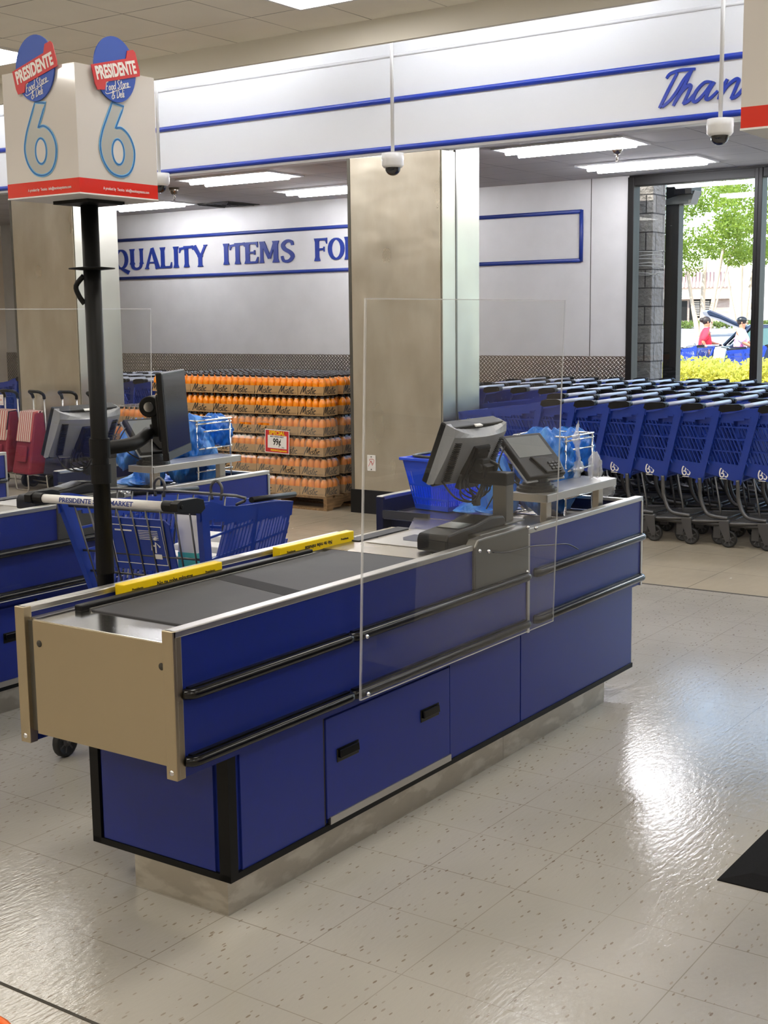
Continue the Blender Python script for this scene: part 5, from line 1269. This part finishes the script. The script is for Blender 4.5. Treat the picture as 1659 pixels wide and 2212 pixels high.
def leaves(mb, c, r, n, size, rng, shell=.55, mi=0):
    for _ in range(n):
        while True:
            v = Vector((rng.uniform(-1, 1), rng.uniform(-1, 1), rng.uniform(-1, 1)))
            if .05 < v.length <= 1: break
        v = v.normalized() * (shell + (1 - shell) * rng.random()) if rng.random() < .8 else v
        p = Vector(c) + Vector((v.x * r[0], v.y * r[1], v.z * r[2])); s = size * rng.uniform(.6, 1.3)
        a = Vector((rng.uniform(-1, 1), rng.uniform(-1, 1), rng.uniform(-1, 1))).normalized(); b = a.cross(Vector((rng.uniform(-1, 1), rng.uniform(-1, 1), rng.uniform(-1, 1)))).normalized()
        mb.add([p - a * s, p + b * s * .5, p + a * s, p - b * s * .5], [(0, 1, 2, 3)], mi)
def tree(a, d, z0, zc, rad, label, seed, lean=0, nclump=26, dens=230):
    rng = random.Random(seed); base = pol(a, d, z0)
    t = thing('shade_tree', base, label, 'tree', 'trees beyond the parking lot')
    side = Vector((math.sin(R(a)), -math.cos(R(a)), 0)); top = pol(a, d, zc)
    o = MB()
    for k, (s0, s1, hh, r0) in enumerate(((-.25, -1.0 + lean, .4, .2), (.0, .05, .6, .24), (.25, 1.1 + lean, .5, .2), (.3, 1.9 + lean, .45, .09))):
        q = base + side * s0; e = Vector((top.x, top.y, z0 + (zc - z0) * (.55 + .1 * k))) + side * s1
        m1 = q.lerp(e, .45) + side * rng.uniform(-.1, .1)
        o.tube(smooth([tuple(q - Vector((0, 0, .3))), tuple(q.lerp(m1, .5)), tuple(m1), tuple(e)], 3), r0, 8, rad=[r0 * (1 - .55 * i / 9) for i in range(10)])
    o.build('trunk', M['bark'], t)
    o = MB()
    for k in range(nclump):
        v = Vector((rng.uniform(-1, 1), rng.uniform(-1, 1), rng.uniform(-1, 1)))
        if v.length > 1: v.normalize()
        c = top + Vector((v.x * rad * .8, v.y * rad * .8, v.z * rad * .78)); cr = rad * rng.uniform(.22, .36)
        leaves(o, c, (cr, cr, cr * .7), int(dens * 1.6), .115, rng)
    o.build('foliage', M['leaf'], t)
tree(21.05, 82, .55, 7.6, 3.9, 'big leafy tree with pale forked trunks seen through the window', 4)
tree(19.55, 97, .8, 8.2, 3.6, 'second tree with a single slim trunk right of the big one', 9, nclump=22)
tree(17.3, 86, .6, 7.4, 3.6, 'tree at the right edge beyond the window mullion', 15, nclump=18)
rng = random.Random(8)
def hedge(name, x0, x1, y0, y1, z0, z1, n, size, m_, label, cat='hedge'):
    o = MB()
    for _ in range(n):
        p = (rng.uniform(x0, x1), rng.uniform(y0, y1), 0); z = z1 - abs(rng.gauss(0, .18)) + .05 * math.sin(p[1] * 5) + .04 * math.sin(p[1] * 11)
        if rng.random() < .5: z = rng.uniform(z0, z1)
        leaves(o, (p[0], p[1], z), (.09, .09, .08), 7, size, rng)
    t = thing(name, ((x0 + x1) / 2, (y0 + y1) / 2, z0), label, cat); o.build('foliage', m_, t)
    s = MB()
    for k in range(int((y1 - y0) / .3)): yy = y0 + k * .3 + .1; s.tube([((x0 + x1) / 2, yy, z0), ((x0 + x1) / 2 + .1, yy + .1, z0 + (z1 - z0) * .7)], .015, 5)
    s.build('stems', M['bark'], t)
hedge('croton_hedge', 19.6, 20.9, 4.6, 9.2, -.02, .93, 3200, .04, M['hedge'], 'yellow leaved hedge just outside below the window')
hedge('planting_strip', 97, 99, 26, 46, .7, 1.25, 900, .14, M['shrub'], 'low green planting strip across the far side of the parking lot', 'shrubs')

# far buildings
t = thing('stone_building', pol(21.2, 118, .9), 'low stone building with a curved tiled roof and barred door', 'building')
B = Matrix.Translation(pol(21.0, 118, .85)) @ Matrix.Rotation(R(21.0 - 90), 4, 'Z')      # local x to the right, -y towards the shop
def bx(mb, *a): mb.X = B; mb.box(*a); return mb
bx(MB(), -7, 2.1, 0, 6, 0, 3.2).build('wall', M['bstone'], t); bx(MB(), -7, 2.3, -.5, 0, 2.35, 3.3).build('fascia', M['stucco'], t)
o = MB(); o.X = B; o.prism([(-.7, 3.3)] + [(-.7 + 5 * math.sin(R(k * 9)) * .7, 3.3 + 1.9 * math.sin(R(k * 9 + 5)) ) for k in range(1, 10)] + [(4, 3.3)], -7, 2.2, 'yz')
for k in range(31): x = -6.9 + k * .3; o.tube([(x, -.75, 3.34), (x, .1, 4.1), (x, 1.6, 4.9)], .07, 5)
o.build('roof', M['rooftile'], t)
d = bx(MB(), -1.3, .55, -.05, .0, .0, 2.3).build('door', M['frame'], t)
o = MB(); o.X = B
for i in range(2):
    for k in range(9): o.box(-1.05 + i * .85, -.45 + i * .85, -.09, -.06, .9 + k * .15, .96 + k * .15)
o.build('door_grille', M['stucco'], d); bx(MB(), -.9, .3, -.08, -.05, .1, .7).build('door_panel', M['bstone'], d)
bx(MB(), -3.3, -1.5, -.06, 0, .5, 2.2).build('window', M['frame'], t)
text('wall_sign', 'CAFE', .5, M['paper'], t, B @ face_matrix((-2.4, -.53, 2.7), (1, 0, 0)), 1, .01, .02); text('wall_sign', 'spa', .6, M['paper'], t, B @ face_matrix((1.0, -.53, 2.8), (1, 0, 0), ), 1, .02, .02)
t = thing('white_building', pol(18.9, 129, .9), 'plain white building behind the slim tree, washed out by sunlight', 'building')
B = Matrix.Translation(pol(18.9, 129, .85)) @ Matrix.Rotation(R(20 - 90), 4, 'Z')
bx(MB(), -2.0, 10, 0, 6, 0, 5.2).build('wall', M['stucco2'], t); bx(MB(), 1.6, 2.9, -.05, 0, 0, 2.6).build('door', M['frame'], t)

# parked car with its tailgate up
t = thing('parked_car', pol(20.3, 33.3, 0), 'dark blue hatchback with its tailgate raised in the parking lot', 'car')
CX = Matrix.Translation(pol(20.3, 33.3, 0)) @ Matrix.Rotation(R(20.3 - 90 + 6), 4, 'Z')
o = MB(); o.X = CX
prof = [(.05, .32), (.0, .6), (.04, .85), (.12, .95), (3.2, 1.0), (4.2, .86), (4.35, .6), (4.3, .3), (3.9, .25), (.4, .25)]
o.prism(prof, -.82, .82, 'xz'); o.build('body', M['carblue'], t, bevel=.05)
o = MB(); o.X = CX
for s in (-1, 1):
    o.hexa([(.62, s * .62 - .02, 1.38), (2.1, s * .62 - .02, 1.42), (2.1, s * .62 + .02, 1.42), (.62, s * .62 + .02, 1.38), (.64, s * .6 - .02, 1.44), (2.05, s * .6 - .02, 1.47), (2.05, s * .6 + .02, 1.47), (.64, s * .6 + .02, 1.44)])
o.box(.6, 2.1, -.62, .62, 1.42, 1.47)
for s in (-1, 1):
    for a, b in (((.15, .95), (.62, 1.44)), ((1.35, .97), (1.4, 1.45)), ((3.0, .98), (2.1, 1.45))):
        o.tube([(a[0], s * .76, a[1]), (b[0], s * .61, b[1])], .045, 6)
o.build('roof_frame', M['carblue'], t, bevel=.01)
o = MB(); o.X = CX
for s in (-1, 1): o.add([(.25, s * .755, .97), (1.33, s * .755, .98), (1.38, s * .625, 1.42), (.68, s * .625, 1.40)], [(0, 1, 2, 3)]); o.add([(1.40, s * .755, .98), (2.9, s * .755, .99), (2.12, s * .625, 1.42), (1.44, s * .625, 1.42)], [(0, 1, 2, 3)])
o.add([(2.98, -.74, .99), (2.98, .74, .99), (2.1, .6, 1.45), (2.1, -.6, 1.45)], [(0, 1, 2, 3)]); o.build('windows', M['glassdark'], t)
o = MB(); o.X = CX; o.prism([(.62, 1.42), (.30, 1.55), (-.10, 1.74), (-.34, 1.84), (-.42, 1.80), (-.36, 1.70), (-.1, 1.62), (.25, 1.46), (.58, 1.36)], -.62, .62, 'xz'); o.build('tailgate', M['carblue'], t, bevel=.03)
for x in (.85, 3.45):
    for s in (-1, 1):
        o = MB(); o.X = CX; o.lathe([(0, -.1), (.2, -.1), (.31, -.1), (.33, -.07), (.33, .07), (.31, .1), (0, .1)], (x, s * .76, .33), 22, 'y'); w = o.build('wheel', M['tire'], t)
        o = MB(); o.X = CX; o.lathe([(0, -.12), (.19, -.12), (.19, .12), (0, .12)], (x, s * .76, .33), 14, 'y'); o.build('rim', M['alu'], w)
o = MB(); o.X = CX; o.box(.08, .9, -.7, .7, .6, .93); o.build('cargo', M['frame'], t)

# people: one continuous skinned body each, clothing grown on the same joints
def skinned(name, verts, edges, radii, material, parent, lv=2):
    me = bpy.data.meshes.new(name); me.from_pydata([tuple(v) for v in verts], edges, []); me.materials.append(material)
    o = bpy.data.objects.new(name, me); COL.objects.link(o); o.parent = parent
    sk = o.modifiers.new('skin', 'SKIN'); sv = me.skin_vertices
    if not sv: me.attributes.new('x', 'FLOAT', 'POINT')
    for i, r in enumerate(radii):
        me.skin_vertices[0].data[i].radius = (r, r) if not isinstance(r, tuple) else r
    me.skin_vertices[0].data[0].use_root = True; sk.use_smooth_shade = True
    sb = o.modifiers.new('sub', 'SUBSURF'); sb.levels = lv; sb.render_levels = lv; return o
def skin_layer(me):
    bpy.context.view_layer.objects.active = None
def person(pos, heading, label, h, shirt, arm_l, arm_r, cap, hair_long):
    t = thing('person', pos, label, 'person'); t.rotation_euler = (0, 0, heading); k = h / 1.68
    J = dict(pelvis=(0, 0, .95), belly=(0, 0, 1.08), chest=(.01, 0, 1.25), neck=(.02, 0, 1.42), head0=(.03, 0, 1.50), head1=(.045, 0, 1.60),
             hl=(0, .10, .90), hr=(0, -.10, .90), kl=(.04, .11, .50), kr=(-.02, -.11, .50), al=(.0, .12, .09), ar=(-.05, -.12, .09), tl=(.15, .13, .04), tr=(.10, -.13, .04),
             sl=(.0, .19, 1.37), sr=(.0, -.19, 1.37), el=arm_l[0], er=arm_r[0], wl=arm_l[1], wr=arm_r[1], ml=arm_l[2], mr=arm_r[2])
    names = list(J); idx = {n: i for i, n in enumerate(names)}
    rad = dict(pelvis=.15, belly=.145, chest=.15, neck=.055, head0=.075, head1=.095, hl=.10, hr=.10, kl=.062, kr=.062, al=.042, ar=.042, tl=.035, tr=.035, sl=.065, sr=.065, el=.045, er=.045, wl=.032, wr=.032, ml=.035, mr=.035)
    E = [('pelvis', 'belly'), ('belly', 'chest'), ('chest', 'neck'), ('neck', 'head0'), ('head0', 'head1'), ('pelvis', 'hl'), ('pelvis', 'hr'), ('hl', 'kl'), ('hr', 'kr'), ('kl', 'al'), ('kr', 'ar'), ('al', 'tl'), ('ar', 'tr'),
         ('chest', 'sl'), ('chest', 'sr'), ('sl', 'el'), ('sr', 'er'), ('el', 'wl'), ('er', 'wr'), ('wl', 'ml'), ('wr', 'mr')]
    def grow(name, ns, m_, f=1.0, ex=0.0, ends={}):
        ii = [n for n in names if n in ns]; mp = {n: i for i, n in enumerate(ii)}
        vs = [Vector(ends.get(n, J[n])) * k for n in ii]; ed = [(mp[a], mp[b]) for a, b in E if a in mp and b in mp]
        me = bpy.data.meshes.new(name); me.from_pydata([tuple(v) for v in vs], ed, []); me.materials.append(m_)
        o = bpy.data.objects.new(name, me); COL.objects.link(o); o.parent = t
        o.modifiers.new('skin', 'SKIN').use_smooth_shade = True
        if len(me.skin_vertices) == 0:
            bpy.context.view_layer.objects.active = o
        for i, n in enumerate(ii): r = (rad[n] * f + ex) * k; me.skin_vertices[0].data[i].radius = (r, r)
        me.skin_vertices[0].data[0].use_root = True
        sb = o.modifiers.new('sub', 'SUBSURF'); sb.levels = 2; sb.render_levels = 2; return o
    b = grow('body', names, M['skin'])
    grow('shirt', ['pelvis', 'belly', 'chest', 'sl', 'sr', 'el', 'er'], shirt, 1.06, .028, dict(sl=(0, .185, 1.385), sr=(0, -.185, 1.385)))
    grow('trousers', ['pelvis', 'hl', 'hr', 'kl', 'kr', 'al', 'ar'], M['denim'], 1.05, .022)
    o = MB(); o.X = Matrix.Translation(pos) @ Matrix.Diagonal((k, k, k, 1))
    o.ball((.015, 0, 1.625), .108, 16, 0, (1.02, .9, .95))
    if hair_long: o.ball((-.09, 0, 1.64), .06, 12)
    o.build('hair', M['hair'], t)
    if cap:
        o = MB(); o.X = Matrix.Translation(pos) @ Matrix.Diagonal((k, k, k, 1)); o.ball((.02, 0, 1.655), .115, 16, 0, (1.05, .95, .7)); o.prism([(.10, -.07), (.19, -.05), (.20, 0), (.19, .05), (.10, .07)], 1.64, 1.655); o.build('cap', M['cord'], t)
    o = MB(); o.X = Matrix.Translation(pos) @ Matrix.Diagonal((k, k, k, 1)); o.ball((.150, 0, 1.575), .018, 8, 0, (1.2, .7, 1)); 
    for s in (-1, 1): o.ball((.04, s * .098, 1.585), .022, 8, 0, (.7, .4, 1.2))
    o.build('nose_and_ears', M['skin'], t)
    o = MB(); o.X = Matrix.Translation(pos) @ Matrix.Diagonal((k, k, k, 1))
    for s in (-1, 1): o.ball((.126, s * .035, 1.60), .007, 8)
    o.ball((.142, 0, 1.535), .016, 8, 0, (.4, 1.3, .4)); o.build('eyes_and_mouth', M['hair'], t)
    o = MB(); o.X = Matrix.Translation(pos) @ Matrix.Diagonal((k, k, k, 1))
    for a in (arm_l, arm_r):
        w, m_ = Vector(a[1]), Vector(a[2]); d = (m_ - w).normalized(); s = d.cross(Vector((0, 0, 1))).normalized()
        for q in range(4): p = m_ + s * (-.026 + q * .017); o.tube([tuple(p), tuple(p + d * (.035 + .008 * (q in (1, 2)))), tuple(p + d * .055 + Vector((0, 0, -.025)))], .009, 6)
        p = w.lerp(m_, .4) + s * .03; o.tube([tuple(p), tuple(p + s * .025 + d * .02), tuple(p + s * .025 + d * .045)], .010, 6)
    o.build('fingers', M['skin'], t)
    sh = MB(); sh.X = Matrix.Translation(pos) @ Matrix.Diagonal((k, k, k, 1))
    for x, y in ((.05, .125), (0, -.125)): sh.box(x - .08, x + .15, y - .045, y + .045, 0, .07)
    sh.build('shoes', M['cord'], t, bevel=.02)
    return t
p1 = person(pol(20.95, 31.6, 0), R(-58), 'person in a red top with white neck cloth beside the open tailgate', 1.64, M['redshirt'],
       ((.10, .25, 1.13), (.30, .16, 1.06), (.38, .14, 1.05)), ((-.10, -.25, 1.12), (.02, -.24, .93), (.06, -.23, .86)), False, True)
o = MB(); q = pol(20.95, 31.6, 0); o.X = Matrix.Translation(q); o.lathe([(.075, 1.36), (.115, 1.33), (.13, 1.30), (.10, 1.40), (.07, 1.44)], (.01, 0, 0), 16); o.build('neck_cloth', M['whitecloth'], p1)
p2 = person(pol(19.5, 30.9, 0), R(-80), 'person in a pink and white shirt and black cap facing the car', 1.62, M['pinkshirt'],
       ((.14, .24, 1.12), (.38, .16, 1.02), (.46, .14, 1.00)), ((.12, -.25, 1.12), (.34, -.18, 1.02), (.42, -.17, 1.0)), True, False)
c = copy_tree(lane_cart); c.location = pol(20.9, 30.4, 0); c.rotation_euler = (0, 0, R(75)); c['label'] = 'blue shopping cart outside in front of the red shirted person'
c['group'] = 'shopping carts out in the parking lot'
c = copy_tree(lane_cart); c.location = pol(18.45, 29.7, 0); c.rotation_euler = (0, 0, R(112)); c['label'] = 'blue shopping cart outside in front of the pink shirted person'
c['group'] = 'shopping carts out in the parking lot'
